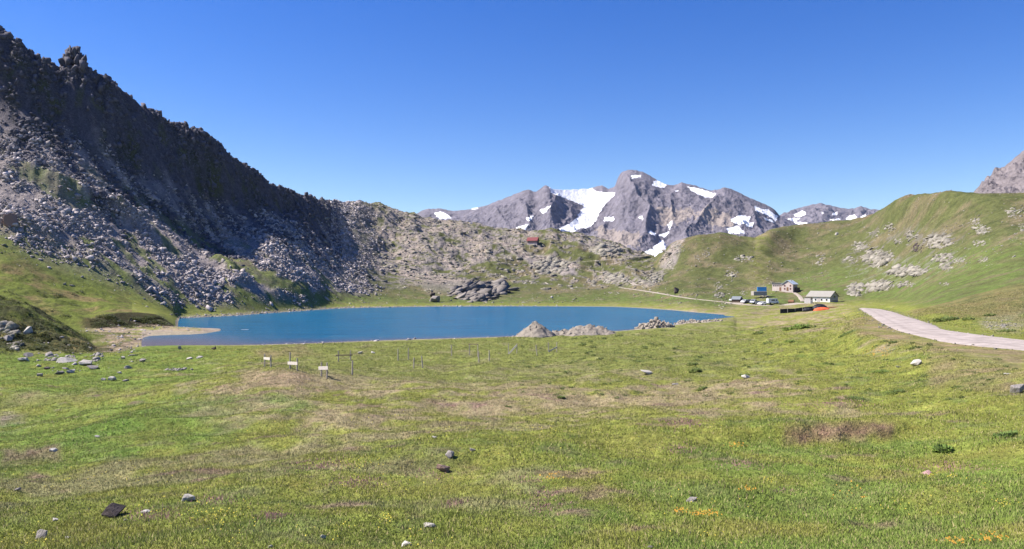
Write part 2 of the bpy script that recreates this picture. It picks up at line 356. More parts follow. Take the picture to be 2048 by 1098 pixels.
# ---- what grows where
def mixa(a, b, f): return a*(1-f[..., None])+np.asarray(b)*f[..., None]
def meadow_col(x, y):
    n1 = fbm(x/9, y/9, 4, 101); n2 = fbm(x/2.2, y/2.2, 4, 102); n3 = fbm(x/.7, y/.7, 3, 103); n4 = fbm(x/3.1, y/1.9, 4, 104)
    c = np.broadcast_to(np.array((.168, .186, .04)), x.shape+(3,)).copy()
    c = mixa(c, (.095, .14, .032), sst(.02, .4, n2+.3*n3)*.75)
    c = mixa(c, (.175, .18, .045), sst(.0, .4, -n2+.3*n3)*.6)
    return c, n1, n2, n3, n4
def full_col(x, y, px, row):
    c, n1, n2, n3, n4 = meadow_col(x, y)
    dry = .22 + .5*np.exp(-((row-800)/80)**2)*sst(250, 480, px)*sst(1950, 1350, px) + .35*sst(860, 930, row)*sst(1060, 960, row)*sst(1500, 900, px)
    dry = dry + .4*sst(700, 640, row)*sst(1000, 1500, px)*sst(1800, 1650, px)
    f = sst(.38, .9, dry+.7*n1+.7*n2+.3*n3)
    c = mixa(c, (.25, .20, .125), f*.85)
    c = mixa(c, (.115, .17, .034), sst(800, 960, row)*(.35+.45*sst(900, 1700, px))*sst(-.35, .15, n2+.4*n1))
    c = mixa(c, (.20, .125, .115), sst(.25, .5, n4+.25*n3)*.65*sst(720, 780, row))
    return c
col = full_col(XG, YG, PXG, ROW)
rock = np.zeros_like(Z)
nA = fbm(XG/18, YG/18, 5, 201); nB = fbm(XG/5, YG/5, 4, 202); nC = fbm(XG/1.6, YG/1.6, 3, 203)
SK = fbm((XG*.52+YG*.85)/6.5, (XG*.85-YG*.52)/52, 4, 231); SK2 = fbm((XG*.52+YG*.85)/10, (XG*.85-YG*.52)/60, 4, 247)
DK = sst(12.25, 13.35, T+1.1*SK+.45*nA+.25*nB)      # where crag colour is darkened for shade, fading into scree in streaks
# bright lush flats by the lake, drier hillocks
fl = sst(560, 330, PXG+WX)*sst(4.05, 4.5, T)*sst(6.5, 6.0, T)
col = mixa(col, (.11, .165, .03), fl*sst(-.3, .3, nB+.2)*.8)
bank = sst(3.95, 4.3, T)*sst(6.9, 6.3, T)*sst(500, 620, PXG)*sst(1560, 1420, PXG+WX); col = mixa(col, (.13, .15, .045), bank*.55)
gcol = lambda a, b, f: mixa(np.broadcast_to(np.array(a), Z.shape+(3,)).copy(), b, f)
hg = gcol((.105, .13, .026), (.175, .14, .06), sst(-.1, .4, nA+.5*nB)); hg = mixa(hg, (.05, .06, .018), sst(.12, .4, nC+nB*.5)*.7)
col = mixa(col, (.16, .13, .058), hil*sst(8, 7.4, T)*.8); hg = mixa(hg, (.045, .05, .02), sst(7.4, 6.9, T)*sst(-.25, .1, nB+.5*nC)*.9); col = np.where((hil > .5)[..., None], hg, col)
# beyond the far shore
h2 = gcol((.088, .098, .036), (.14, .12, .068), sst(-.15, .35, nA+.3*nB)); h2 = mixa(h2, (.05, .062, .022), sst(.0, .4, nB+.6*nC)*.8)
h2 = mixa(h2, (.10, .138, .035), (sst(12.4, 11.6, T)*.8)*sst(-.3, .2, nB))
h2 = mixa(h2, (.125, .155, .042), left*sst(14, 13, T)*sst(-.35, .1, nB)*.85)
hB = sst(1290, 1340, PXG)*sst(13.4, 14.6, T); h2 = mixa(h2, (.125, .10, .052), hB*sst(-.2, .25, nA+.4*nB)*.75)
col = mixa(col, h2, np.maximum(np.where(PXG < 1470, zm, zm*sst(1560, 1475, PXG)), sst(1450, 1570, PXG+1.5*WX)*sst(7, 9.5, T+.6*nB)))
rc = gcol((.27, .235, .225), (.34, .285, .25), sst(-.2, .3, nA)); rc = mixa(rc, (.15, .135, .13), sst(.05, .4, nB+.5*nC)*.7)
G1 = [(320, 425), (400, 468), (480, 515), (560, 553), (640, 580), (720, 590), (820, 596), (1000, 600), (1000, 620), (640, 612), (600, 592), (540, 575), (470, 540), (400, 500), (340, 455)]
G2 = [(-700, 300), (-100, 420), (0, 470), (60, 520), (130, 560), (200, 585), (260, 602), (350, 628), (340, 660), (0, 640), (-700, 640)]
G3 = [(40, 318), (130, 345), (215, 420), (150, 425), (80, 380), (20, 340)]
G4 = [(430, 545), (500, 585), (545, 622), (500, 618), (450, 585)]
G5 = [(160, 320), (260, 380), (380, 440), (330, 440), (240, 400), (170, 350)]
g = np.clip(reg(G1)+reg(G2)+.75*reg(G3)+reg(G4)+.6*reg(G5)+.85*sst(.13, .3, SK2+.35*nB)*sst(13.1, 12.2, T)*left, 0, 1)
sc = slopeL*(1-g*(.88+.2*nB)); sc = np.where(T > 15.3, slopeL, sc)
sc *= 1-.55*sst(.16, .42, nA+.35*nB)*sst(14.2, 13.2, T)
R1 = [(585, 390), (700, 400), (850, 432), (1000, 452), (1065, 465), (1050, 500), (985, 520), (915, 548), (850, 572), (770, 580), (690, 520)]
mr = reg(R1, 1.4)*sst(-.35, .15, nB+.6*nA+.35*nC+.08)*.9
mr = np.maximum(mr, midh*sst(.08, .3, nB+.3*nA+.25*nC)*.8)
mr = np.maximum(mr, reg([(1025, 505), (1080, 508), (1155, 525), (1150, 550), (1085, 548), (1045, 520)], .6)*.9)
mr = np.maximum(mr, reg([(1060, 466), (1180, 466), (1290, 512), (1240, 516), (1170, 490), (1100, 480)], .6)*sst(-.3, .1, nB)*.9)
mr = np.maximum(mr, reg([(840, 560), (920, 555), (980, 575), (1020, 607), (860, 606)], .5)*.85)
mr = np.maximum(mr, reg([(1180, 540), (1290, 555), (1285, 575), (1200, 562)], .8)*sst(-.2, .1, nB)*.8)
mr = np.maximum(mr, reg([(1345, 480), (1370, 478), (1350, 530), (1310, 570), (1285, 578), (1320, 530)], .5)*sst(-.4, .0, nB)*.9)
rm = np.clip(np.maximum(sc, mr*np.maximum(midh, rh)), 0, 1)
RB = [(1690, 505), (1750, 450), (1850, 455), (1930, 470), (1930, 530), (1850, 560), (1790, 575), (1700, 585)]
rm = np.maximum(rm, reg(RB, 1.2)*sst(.1, .3, nB+.4*nC)*.45)
col = mixa(col, rc, rm); rock = np.maximum(rock, rm)
upper = left*DK; col = mixa(col, (.062, .06, .08), upper*.9); col = mixa(col, (.04, .048, .022), upper*sst(-.05, .25, nA+.6*nB)*sst(14.6, 13.8, T)*.75)  # ground colour darkened and blued to deepen the upper face's shade
col = mixa(col, (.10, .10, .05), slopeL*sst(.05, .3, nB)*sst(12.6, 13.6, T)*sst(15, 14.2, T)*.6)
# sand and gravel along the water
shore = np.where(lakecol, np.exp(-((DG-CD[6][:, None])/2.0)**2)*.8*sst(420, 520, PXG)+np.exp(-((DG-CD[11][:, None]+.5)/3.0)**2)*sst(352, 372, PXG), 0)
shore = np.where(lakecol & (T > 6) & (T < 11) & (Z < .35), 1, shore)*sst(1470, 1410, PXG)
spit = sst(150, 215, PXG+1.5*WX)*(PXG < 470)*sst(8.2, 8.5, T+.25*nB)*sst(9.7, 9.35, T)
spit = np.maximum(spit, sst(185, 235, PXG+2*WX)*(PXG < 300)*sst(5.9, 6.4, T+.5*nB)*sst(9.6, 9.3, T)*sst(-.4, .0, nB+.2))
col = mixa(col, (.27, .215, .15), np.clip(spit, 0, 1)*(1-.85*sst(-.02, .2, nB)*(PXG < 400))); col = mixa(col, (.27, .23, .18), np.clip(shore, 0, 1)*.85)
bk_shade = sst(140, 190, PXG+WX)*(PXG < 348)*sst(9.1, 9.3, T)*sst(10.05, 9.9, T); col = mixa(col, (.03, .026, .015), bk_shade*.9)  # bank face coloured near black to stand for its shade
for poly, c_, f_ in (([(490, 740), (560, 738), (640, 752), (600, 775), (470, 768)], (.25, .195, .12), .8), ([(1570, 868), (1650, 852), (1790, 850), (1780, 866), (1680, 876), (1570, 884)], (.21, .135, .105), .95),
                     ([(-100, 850), (150, 815), (420, 790), (560, 785), (640, 815), (480, 865), (250, 915), (-100, 975)], (.10, .165, .032), .5), ([(0, 900), (120, 895), (115, 925), (0, 930)], (.17, .13, .09), .7), ([(0, 825), (60, 828), (40, 845), (0, 850)], (.22, .19, .14), .7), ([(0, 790), (260, 782), (330, 772), (300, 786), (0, 812)], (.19, .165, .085), .6),
                     ([(1700, 640), (1760, 635), (1830, 670), (2048, 700), (2048, 725), (1800, 690), (1720, 668)], (.23, .175, .10), .6),
                     ([(1960, 640), (2048, 615), (2048, 668), (1960, 658)], (.24, .215, .16), .45), ([(500, 700), (620, 690), (640, 712), (520, 716)], (.18, .155, .07), .6), ([(1850, 690), (2048, 705), (2048, 790), (1860, 770)], (.2, .165, .09), .6),
                     ([(1800, 570), (2048, 540), (2048, 640), (1800, 625)], (.165, .135, .06), .55)):
    a = reg(poly, 1.1, 10)*(DG < 160)*(.55+.9*nB+.5*nC); col = mixa(col, c_, np.clip(a*f_/.55, 0, 1))
a = reg([(1560, 872), (1640, 854), (1720, 848), (1792, 852), (1780, 864), (1690, 874), (1600, 886)], .7, 3)*(DG < 60); col = mixa(col, (.19, .115, .09), a*.9)
col = np.clip(col*(1+(.18+.22*sst(11, 12, T)*(1-rm))[..., None]*nC[..., None]), .01, .8)

idx = (np.arange(NC)[:, None]*NR+np.arange(NR)[None]).astype(np.int64)
quads = np.stack([idx[:-1, :-1], idx[1:, :-1], idx[1:, 1:], idx[:-1, 1:]], -1).reshape(-1, 4)
V = np.stack([XG, YG, Z], -1).reshape(-1, 3)
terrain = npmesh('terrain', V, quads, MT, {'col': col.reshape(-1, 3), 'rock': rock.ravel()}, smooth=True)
kind(terrain, 'structure')

# ------------------------------------------------------------------ the lake
def water_mat():
    m, t, b = mat('lake_water_surface', .2, .3)
    P = geo_pos(t); mp = t.nodes.new('ShaderNodeMapping'); mp.inputs['Scale'].default_value = (.55, 1.0, 1.0); t.links.new(P, mp.inputs[0])
    n1 = noise_node(t, mp.outputs[0], .5, 6, .7); mp2 = t.nodes.new('ShaderNodeMapping'); mp2.inputs['Scale'].default_value = (.25, 1.6, 1.0); t.links.new(P, mp2.inputs[0]); n2 = noise_node(t, mp2.outputs[0], .16, 8, .8)
    sh = attr(t, 'shallow').outputs['Fac']
    c = mixc(t, mapr(t, n2, .38, .62, 0, 1), (.005, .068, .15, 1), (.010, .135, .25, 1))
    c = mixc(t, sh, c, (.12, .10, .135, 1)); t.links.new(c, b.inputs['Base Color'])
    b.inputs['IOR'].default_value = 1.33
    bump(t, n1, 1.0, 1.1, b)
    return m
wp = np.arange(270, 1486, 4.0)
nsd = np.interp(wp, PX, CD[6])*.975; fsd = np.interp(wp, PX, CD[11])*1.03+2; fsd = np.maximum(fsd, nsd+1)
tt = np.linspace(0, 1, 60)
wd = nsd[:, None]+(fsd-nsd)[:, None]*tt[None]; wx = pxw(wp)[:, None]*wd
sh = np.exp(-np.clip(wd-np.interp(wp, PX, CD[6])[:, None], 0, 999)/np.interp(wp, [300, 520, 800, 1400], [17, 9, 4, 3])[:, None]*1.3)
sh = np.maximum(sh, .9*sst(158, 128, wd)*sst(640, 330, wp)[:, None])*.95
wi = (np.arange(len(wp))[:, None]*60+np.arange(60)[None])
wq = np.stack([wi[:-1, :-1], wi[1:, :-1], wi[1:, 1:], wi[:-1, 1:]], -1).reshape(-1, 4)
lake = npmesh('lake_water', np.stack([wx, wd, wx*0], -1).reshape(-1, 3), wq, water_mat(), {'shallow': sh.ravel()}, True)
kind(lake, 'structure')

# ------------------------------------------------------------------ far mountains
def mountain_mat(name, base):
    m, t, b = mat(name, .95, .05)
    P = geo_pos(t); sn = attr(t, 'snow').outputs['Fac']; gr = attr(t, 'tint').outputs['Fac']
    n1 = noise_node(t, P, .012, 6, .7); n2 = noise_node(t, P, .06, 5, .7)
    v = mult(t, mapr(t, n1, .3, .7, .72, 1.25), mapr(t, n2, .3, .7, .7, 1.3))
    s = t.nodes.new('ShaderNodeVectorMath'); s.operation = 'SCALE'; s.inputs[0].default_value = base; t.links.new(v, s.inputs[3])
    c = mixc(t, gr, s.outputs[0], (.36, .30, .25, 1))
    k = mapr(t, mult(t, sn, mult(t, mult(t, n2, .5, 'SUBTRACT'), .5), 'ADD'), .45, .55, 0, 1)
    c = mixc(t, k, c, (.86, .87, .9, 1)); t.links.new(c, b.inputs['Base Color'])
    bump(t, mult(t, n2, n1, 'ADD'), mult(t, mult(t, 1.0, k, 'SUBTRACT'), .8) and .8, 18.0, b)
    return m
def mountain(name, sky_pts, dtop, dbase, rbase, snow=(), spurs=(), amp=40, wl=300, seed=0, base=(.172, .158, .185), step=1.25, nrow=330, tint=(), dcurve=None, jag=2.0):
    p0, p1 = sky_pts[0][0], sky_pts[-1][0]
    px = np.arange(p0, p1+.1, step); row = np.interp(px, *zip(*sky_pts)); jz = fbm(px/9, px*0, 4, seed)*jag; row = np.convolve(np.pad(row, 2, 'edge'), [.1, .2, .4, .2, .1], 'valid')
    dt = np.full(px.shape, float(dtop)) if dcurve is None else np.interp(px, *zip(*dcurve))
    tz = zrow(row, dt); bz = zrow(rbase, dbase)
    s = np.concatenate([np.linspace(0, 1, nrow), 1+np.linspace(.02, .5, 30)])
    d = dbase+(dt-dbase)[:, None]*s[None]
    prof = np.where(s <= 1, np.clip(s, 0, 1)**1.25, 1-(s-1)*1.3)
    z = bz+(tz-bz)[:, None]*prof[None]
    z = z+(jz*dt/F)[:, None]*(np.clip(s, 0, 1)**14)[None]
    x = pxw(px)[:, None]*d; y = d
    pg = np.repeat(px[:, None], len(s), 1); r0 = YH+(ZC-z)*F/d
    sm = np.zeros(z.shape)
    wx_ = fbm(pg/7, r0/5, 3, seed+5)*7; wy_ = fbm(pg/7, r0/5, 3, seed+6)*4
    for q in snow: sm = np.maximum(sm, inpoly(pg+wx_, r0+wy_, q))
    sm = blur(sm, 2)
    env = np.where(s <= 1, sst(1.0, .80, s)*sst(0, .1, s), 0)[None]*(1-.7*sm)
    k = math.cos(.35), math.sin(.35); xr = x*k[0]-y*k[1]; yr = x*k[1]+y*k[0]
    z = z+env*amp*(ridged(xr/wl, yr/(wl*1.9), 5, seed+1, .55)-.3)+env*amp*.5*fbm(x/(wl*.3), y/(wl*.3), 4, seed+2, .6)
    for q, h, rad in spurs:
        best = np.full(z.shape, 1e9)
        for (a, b) in zip(q[:-1], q[1:]):
            vx, vy = b[0]-a[0], b[1]-a[1]; L = vx*vx+vy*vy
            t = np.clip(((pg-a[0])*vx+(r0-a[1])*vy)/L, 0, 1); best = np.minimum(best, np.hypot(pg-a[0]-t*vx, r0-a[1]-t*vy))
        z = z+env/(1-.7*sm)*.6*h*np.exp(-best/rad)*(1+.35*fbm(x/60, y/60, 3, seed+9))
    r1 = YH+(ZC-z)*F/d; sm = np.zeros(z.shape)
    for q in snow: sm = np.maximum(sm, inpoly(pg+wx_*.7, r1+wy_*.7, q))
    sm = blur(sm, 1)
    tn = np.zeros(z.shape)
    for q in tint: tn = np.maximum(tn, inpoly(pg+wx_*2, r0+wy_*2, q)*.6)
    n = len(s); ii = np.arange(len(px))[:, None]*n+np.arange(n)[None]
    q = np.stack([ii[:-1, :-1], ii[1:, :-1], ii[1:, 1:], ii[:-1, 1:]], -1).reshape(-1, 4)
    o = npmesh(name, np.stack([x, y, z], -1).reshape(-1, 3), q, mountain_mat(name+'_rock', base), {'snow': sm.ravel(), 'tint': tn.ravel()}, False)
    return kind(o, 'structure')
MAIN = [(790, 440), (815, 434), (832, 428), (850, 418), (882, 417), (905, 422), (930, 420), (955, 415), (972, 411), (1000, 400), (1020, 392), (1048, 381), (1056, 379), (1072, 384), (1080, 378), (1088, 371), (1095, 371),
        (1104, 378), (1125, 380), (1150, 379), (1180, 377), (1204, 370), (1216, 378), (1230, 373), (1236, 354), (1244, 343), (1264, 339), (1290, 345), (1312, 359), (1330, 368), (1346, 371), (1364, 365), (1390, 371),
        (1420, 381), (1440, 378), (1450, 374), (1470, 381), (1500, 396), (1530, 408), (1548, 418), (1558, 430), (1590, 446), (1640, 470), (1700, 490)]
SNOW = [[(1098, 373), (1125, 378), (1180, 374), (1195, 384), (1232, 385), (1222, 397), (1205, 415), (1192, 440), (1180, 455), (1160, 457), (1140, 468), (1116, 459), (1148, 441), (1160, 425), (1166, 411), (1140, 400), (1122, 394), (1102, 386)],
        [(1308, 361), (1322, 361), (1335, 370), (1325, 376), (1305, 371)], [(1373, 373), (1400, 377), (1432, 387), (1425, 395), (1408, 394), (1385, 383)],
        [(1463, 438), (1480, 430), (1501, 434), (1497, 446), (1478, 449), (1461, 443)], [(1507, 409), (1522, 418), (1535, 418), (1556, 433), (1552, 442), (1535, 431), (1512, 422)], [(1494, 447), (1509, 444), (1506, 456), (1492, 453)],
        [(1288, 504), (1305, 496), (1326, 478), (1332, 490), (1335, 514), (1315, 518), (1292, 515)], [(1207, 435), (1229, 433), (1225, 442), (1208, 442)], [(866, 426), (886, 423), (904, 437), (880, 439)],
        [(1080, 421), (1100, 411), (1096, 423), (1084, 427)], [(1052, 437), (1067, 430), (1060, 444)], [(1452, 458), (1475, 451), (1492, 467), (1458, 467)], [(1262, 351), (1282, 349), (1282, 354), (1264, 357)],
        [(1276, 435), (1284, 431), (1286, 440)], [(1350, 380), (1358, 380), (1352, 384)], [(1030, 455), (1058, 448), (1050, 462)], [(1525, 434), (1545, 440), (1548, 446), (1532, 441)],
        [(1335, 450), (1342, 440), (1345, 446), (1340, 462)], [(1300, 460), (1312, 466), (1310, 472), (1296, 466)], [(940, 414), (958, 412), (955, 418), (942, 418)], [(1318, 470), (1340, 462), (1330, 476)]]
TINT = [[(1310, 425), (1380, 415), (1400, 440), (1330, 460)], [(1400, 430), (1460, 425), (1470, 460), (1390, 450)], [(1185, 460), (1280, 470), (1280, 500), (1200, 490)]]
SPURS = [([(1090, 372), (1110, 398), (1140, 425), (1145, 445)], 32, 9), ([(1120, 400), (1100, 430), (1110, 470)], 40, 10), ([(1240, 375), (1236, 400), (1215, 440), (1205, 470)], 35, 8),
         ([(1250, 345), (1262, 380), (1300, 430), (1290, 470)], 60, 9), ([(1365, 366), (1340, 400), (1345, 440)], 45, 9), ([(1450, 375), (1430, 410), (1400, 450), (1370, 480)], 60, 10), ([(1450, 375), (1500, 420), (1520, 470)], 40, 10),
         ([(1020, 393), (1050, 420), (1060, 460)], 40, 9), ([(980, 408), (1000, 440), (1020, 470)], 35, 8)]
mountain('mountain', MAIN, 4100, 2900, 532, SNOW, SPURS, 34, 190, 301, tint=TINT, dcurve=[(790, 4600), (960, 4200), (1100, 3900), (1180, 4400), (1260, 4000), (1450, 3850), (1700, 3800)])
mountain('mountain', [(1500, 450), (1545, 440), (1562, 430), (1590, 418), (1620, 410), (1640, 406), (1665, 412), (1690, 417), (1708, 417), (1720, 412), (1740, 418), (1770, 420), (1830, 440), (1900, 470)], 6200, 4900, 470,
         [[(1560, 455), (1590, 443), (1618, 447), (1600, 452)], [(1585, 430), (1605, 421), (1616, 427), (1600, 434)], [(1658, 429), (1676, 423), (1673, 431)], [(1690, 439), (1710, 427), (1713, 436), (1700, 441)], [(1652, 441), (1680, 436), (1681, 442)], [(1718, 437), (1728, 429), (1737, 437)], [(1565, 438), (1602, 435), (1592, 443)], [(1640, 424), (1652, 425), (1645, 428)]],
         (), 70, 300, 331, step=1.5, nrow=160)
mountain('mountain', [(540, 440), (585, 404), (600, 399), (625, 403), (645, 408), (662, 405), (676, 407), (695, 414), (740, 430), (800, 450)], 1600, 1300, 450, (), (), 14, 70, 351, base=(.22, .2, .21), step=1.5, nrow=110)
mountain('mountain', [(1880, 450), (1930, 410), (1952, 388), (1965, 372), (1985, 352), (2010, 332), (2048, 300), (2150, 240), (2300, 160), (2500, 60), (2750, 0)], 1500, 900, 440, (), (([(2048, 340), (1990, 372), (1960, 400)], 30, 7),), 26, 110, 371, base=(.2, .175, .18), step=2.0, nrow=200)

# ------------------------------------------------------------------ roads
def road_mat(name, c):
    m, t, b = mat(name, .95, .1); P = geo_pos(t)
    n1 = noise_node(t, P, .5, 5, .7); n2 = noise_node(t, P, 6, 4, .7)
    s = t.nodes.new('ShaderNodeVectorMath'); s.operation = 'SCALE'; s.inputs[0].default_value = c
    t.links.new(mult(t, mapr(t, n1, .35, .65, .68, 1.15), mapr(t, n2, .3, .7, .85, 1.15)), s.inputs[3])
    tr = attr(t, 'track').outputs['Fac']
    k = mapr(t, mult(t, tr, mapr(t, noise_node(t, P, .35, 4, .7), .3, .7, .3, 1.3)), .25, .9, 0, .8)
    t.links.new(mixc(t, k, s.outputs[0], tuple(.55*v for v in c)), b.inputs['Base Color']); bump(t, n2, .5, .04, b); return m
M_ROAD = road_mat('gravel_road_surface', (.36, .31, .285)); M_TRACK = road_mat('dirt_track_surface', (.36, .31, .26))
def ribbon(name, A, B, m, n=11, lift=.05):
    t = np.linspace(0, 1, n); w_ = 1+.0*t
    P = A[:, None]*(1-t)[None, :, None]+B[:, None]*t[None, :, None]
    e = fbm(np.arange(len(A))*.6, np.arange(len(A))*0, 3, 5)*.9
    P[:, 0, :2] += (P[:, 0, :2]-P[:, 1, :2])*e[:, None]; P[:, -1, :2] += (P[:, -1, :2]-P[:, -2, :2])*e[::-1, None]
    P[..., 2] += lift-.18*(np.abs(t-.5)*2)**6
    tr = np.exp(-((t-.27)/.05)**2)+np.exp(-((t-.47)/.05)**2)*.7+np.exp(-((t-.72)/.05)**2)*.5; tr = np.broadcast_to(tr[None], (len(A), n))
    i = np.arange(len(A))[:, None]*n+np.arange(n)[None]
    q = np.stack([i[:-1, :-1], i[1:, :-1], i[1:, 1:], i[:-1, 1:]], -1).reshape(-1, 4)
    return kind(npmesh(name, P.reshape(-1, 3), q, m, {'track': tr.ravel()}, True), 'structure')
ribbon('road', RLs, RRs, M_ROAD)
for c, w_ in PATHS:
    t_ = np.gradient(c[:, :2], axis=0); t_ /= np.linalg.norm(t_, axis=1)[:, None]+1e-9
    o_ = np.stack([-t_[:, 1], t_[:, 0], t_[:, 0]*0], 1)*w_/2
    ribbon('path', c+o_, c-o_, M_TRACK, 7, .06)

# ------------------------------------------------------------------ rocks
def hull(npts, seed, box=(1, 1, 1), sq=.55):
    r = random.Random(seed); bm = bmesh.new()
    for _ in range(npts):
        v = Vector((r.gauss(0, 1), r.gauss(0, 1), r.gauss(0, 1))); v.normalize()
        m_ = max(abs(v.x), abs(v.y), abs(v.z)); v = v*(1-sq)+v/m_*sq*r.uniform(.7, 1)
        bm.verts.new((v.x*box[0], v.y*box[1], v.z*box[2]))
    g = bmesh.ops.convex_hull(bm, input=bm.verts)
    bmesh.ops.delete(bm, geom=[v for v in bm.verts if not v.link_faces], context='VERTS')
    bmesh.ops.triangulate(bm, faces=bm.faces); bm.normal_update(); return bm
def hull_arrays(npts, seed, **k):
    bm = hull(npts, seed, **k); bm.verts.ensure_lookup_table(); bm.verts.index_update()
    v = np.array([x.co[:] for x in bm.verts]); f = np.array([[q.index for q in y.verts] for y in bm.faces]); bm.free(); return v, f
HV = [hull_arrays(9+k % 4, 500+k, sq=.85) for k in range(24)]
def rotm(a, b, c):
    ca, sa, cb, sb, cc, sc_ = np.cos(a), np.sin(a), np.cos(b), np.sin(b), np.cos(c), np.sin(c); o = np.zeros_like(a)+0; l = o+1
    Zr = np.stack([np.stack([ca, -sa, o], -1), np.stack([sa, ca, o], -1), np.stack([o, o, l], -1)], -2)
    Yr = np.stack([np.stack([cb, o, sb], -1), np.stack([o, l, o], -1), np.stack([-sb, o, cb], -1)], -2)
    Xr = np.stack([np.stack([l, o, o], -1), np.stack([o, cc, -sc_], -1), np.stack([o, sc_, cc], -1)], -2)
    return Zr @ Yr @ Xr
HB = [hull_arrays(12+k % 4, 700+k, sq=.95) for k in range(16)]
def merge_rocks(pos, size, yaw, tl, tr_, HV=HV):
    """pos n,3; size n,3; angles -> verts, faces"""
    Vs, Fs, o = [], [], 0; M = rotm(yaw, tl, tr_); pick = rng.integers(0, len(HV), len(pos))
    for k, (v, f) in enumerate(HV):
        s = np.where(pick == k)[0]
        if not len(s): continue
        a = np.einsum('nij,nkj->nki', M[s], v[None]*size[s][:, None])+pos[s][:, None]
        Vs.append(a.reshape(-1, 3)); Fs.append((f[None]+(np.arange(len(s))*len(v))[:, None, None]).reshape(-1, 3)+o); o += len(s)*len(v)
    return np.concatenate(Vs), np.concatenate(Fs)
AREA = np.zeros_like(Z); AREA[1:-1, 1:-1] = (XG[2:, 1:-1]-XG[:-2, 1:-1])*(YG[1:-1, 2:]-YG[1:-1, :-2])/4
def scatter(wt, n):
    p = np.clip(wt*AREA, 0, None).ravel(); p = p/p.sum(); k = rng.choice(len(p), n, p=p); i, j = k//NR, k % NR
    i2 = np.clip(i+1, 0, NC-1); j2 = np.clip(j+1, 0, NR-1); a, b = rng.random(n), rng.random(n)
    d = D[j]*(1-b)+D[j2]*b; x = pxw(PX[i]*(1-a)+PX[i2]*a)*d
    return np.stack([x, d, gz(x, d)], 1), i, j
def lognorm(n, lo, hi, p=2.2):
    u = rng.random(n); return (lo**(1-p)+u*(hi**(1-p)-lo**(1-p)))**(1/(1-p))
inview = (PXG > -350) & (PXG < 2300)
W1 = sc*(1-.93*g)*(T > 11)*(T < 15.8)*(PXG < 800)*inview*np.where(PXG < 660, np.clip(1-DK, 0, 1), 1)*np.clip(.25+2.2*(nA+.8*nB+.2), .06, 2.2)
n = 74000
p, i, j = scatter(W1, n); s = lognorm(n, .28, 1.9, 2.7)*np.clip(1+.9*nB[i, j]+.6*nA[i, j], .45, 1.8)
v, f = merge_rocks(p+np.stack([s*0, s*0, s*.12], 1), s[:, None]*rng.uniform(.55, 1.25, (n, 3))*np.array([1.15, .95, .62])*.6, rng.random(n)*6.28, rng.normal(0, .45, n), rng.normal(0, .45, n))
kind(npmesh('scree', v, f, M_SCREE), 'stuff', 'grey scree of broken rocks covering the left mountainside')
W2 = np.where((PXG >= 640), rm, 0)*np.clip(sst(-.25, .4, nB+nA+.3*nC), .05, 1)*(T > 11.2)*(T < 15.6)*(PXG < 1345)*inview
n = 12000
p, i, j = scatter(W2, n); s = lognorm(n, .4, 4.2, 2.2)
v, f = merge_rocks(p-np.stack([s*0, s*0, s*.02], 1), s[:, None]*rng.uniform(.6, 1.2, (n, 3))*np.array([1.25, .8, .42])*.6, rng.normal(-.35, .35, n), rng.normal(.22, .2, n), rng.normal(0, .25, n))
kind(npmesh('rock_debris', v, f, M_SLAB), 'stuff', 'pale slabs and broken rock strewn over the middle hill')
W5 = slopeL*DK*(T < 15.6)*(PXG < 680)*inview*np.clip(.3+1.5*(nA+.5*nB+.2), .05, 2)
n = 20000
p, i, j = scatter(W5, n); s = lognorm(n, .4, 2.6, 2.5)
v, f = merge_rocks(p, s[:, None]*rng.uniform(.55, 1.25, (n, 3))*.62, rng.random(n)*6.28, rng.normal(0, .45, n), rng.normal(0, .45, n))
kind(npmesh('shade_toned_rubble', v, f, M_CRAG_SHADE), 'stuff', 'broken rock toned dark for shade under the crest of the left ridge')
# loose stones on the far meadows and hill
W3 = ((T > 11.3) & (T < 14.8) & (PXG > 640) & inview)*(1-rm)*(.15+sst(.0, .4, nA+.4*nB)) + .5*((T > 11) & (T < 13.5) & (PXG < 640))*(1-sc)*g
n = 6000
p, i, j = scatter(W3, n); s = lognorm(n, .28, 1.5, 2.8)
v, f = merge_rocks(p, s[:, None]*rng.uniform(.6, 1.2, (n, 3))*np.array([1.1, .9, .55])*.6, rng.random(n)*6.28, rng.normal(.1, .25, n), rng.normal(0, .25, n))
kind(npmesh('loose_stones', v, f, M_SLAB), 'stuff', 'small loose stones scattered over the far grass slopes')
W6 = reg(RB, 1.5)*np.clip(.1+sst(0, .35, nB+.5*nC), 0, 1)*(T > 11)
n = 1500
p, i, j = scatter(W6, n); s = lognorm(n, .35, 2.4, 2.1)
v, f = merge_rocks(p-np.stack([s*0, s*0, s*.08], 1), s[:, None]*rng.uniform(.6, 1.2, (n, 3))*np.array([1.25, .75, .5])*.6, rng.normal(.1, .4, n), rng.normal(-.3, .25, n), rng.normal(.2, .2, n), HB)
kind(npmesh('hill_rocks', v, f, M_SLAB), 'stuff', 'small rocks breaking through the turf between the right hill outcrops')
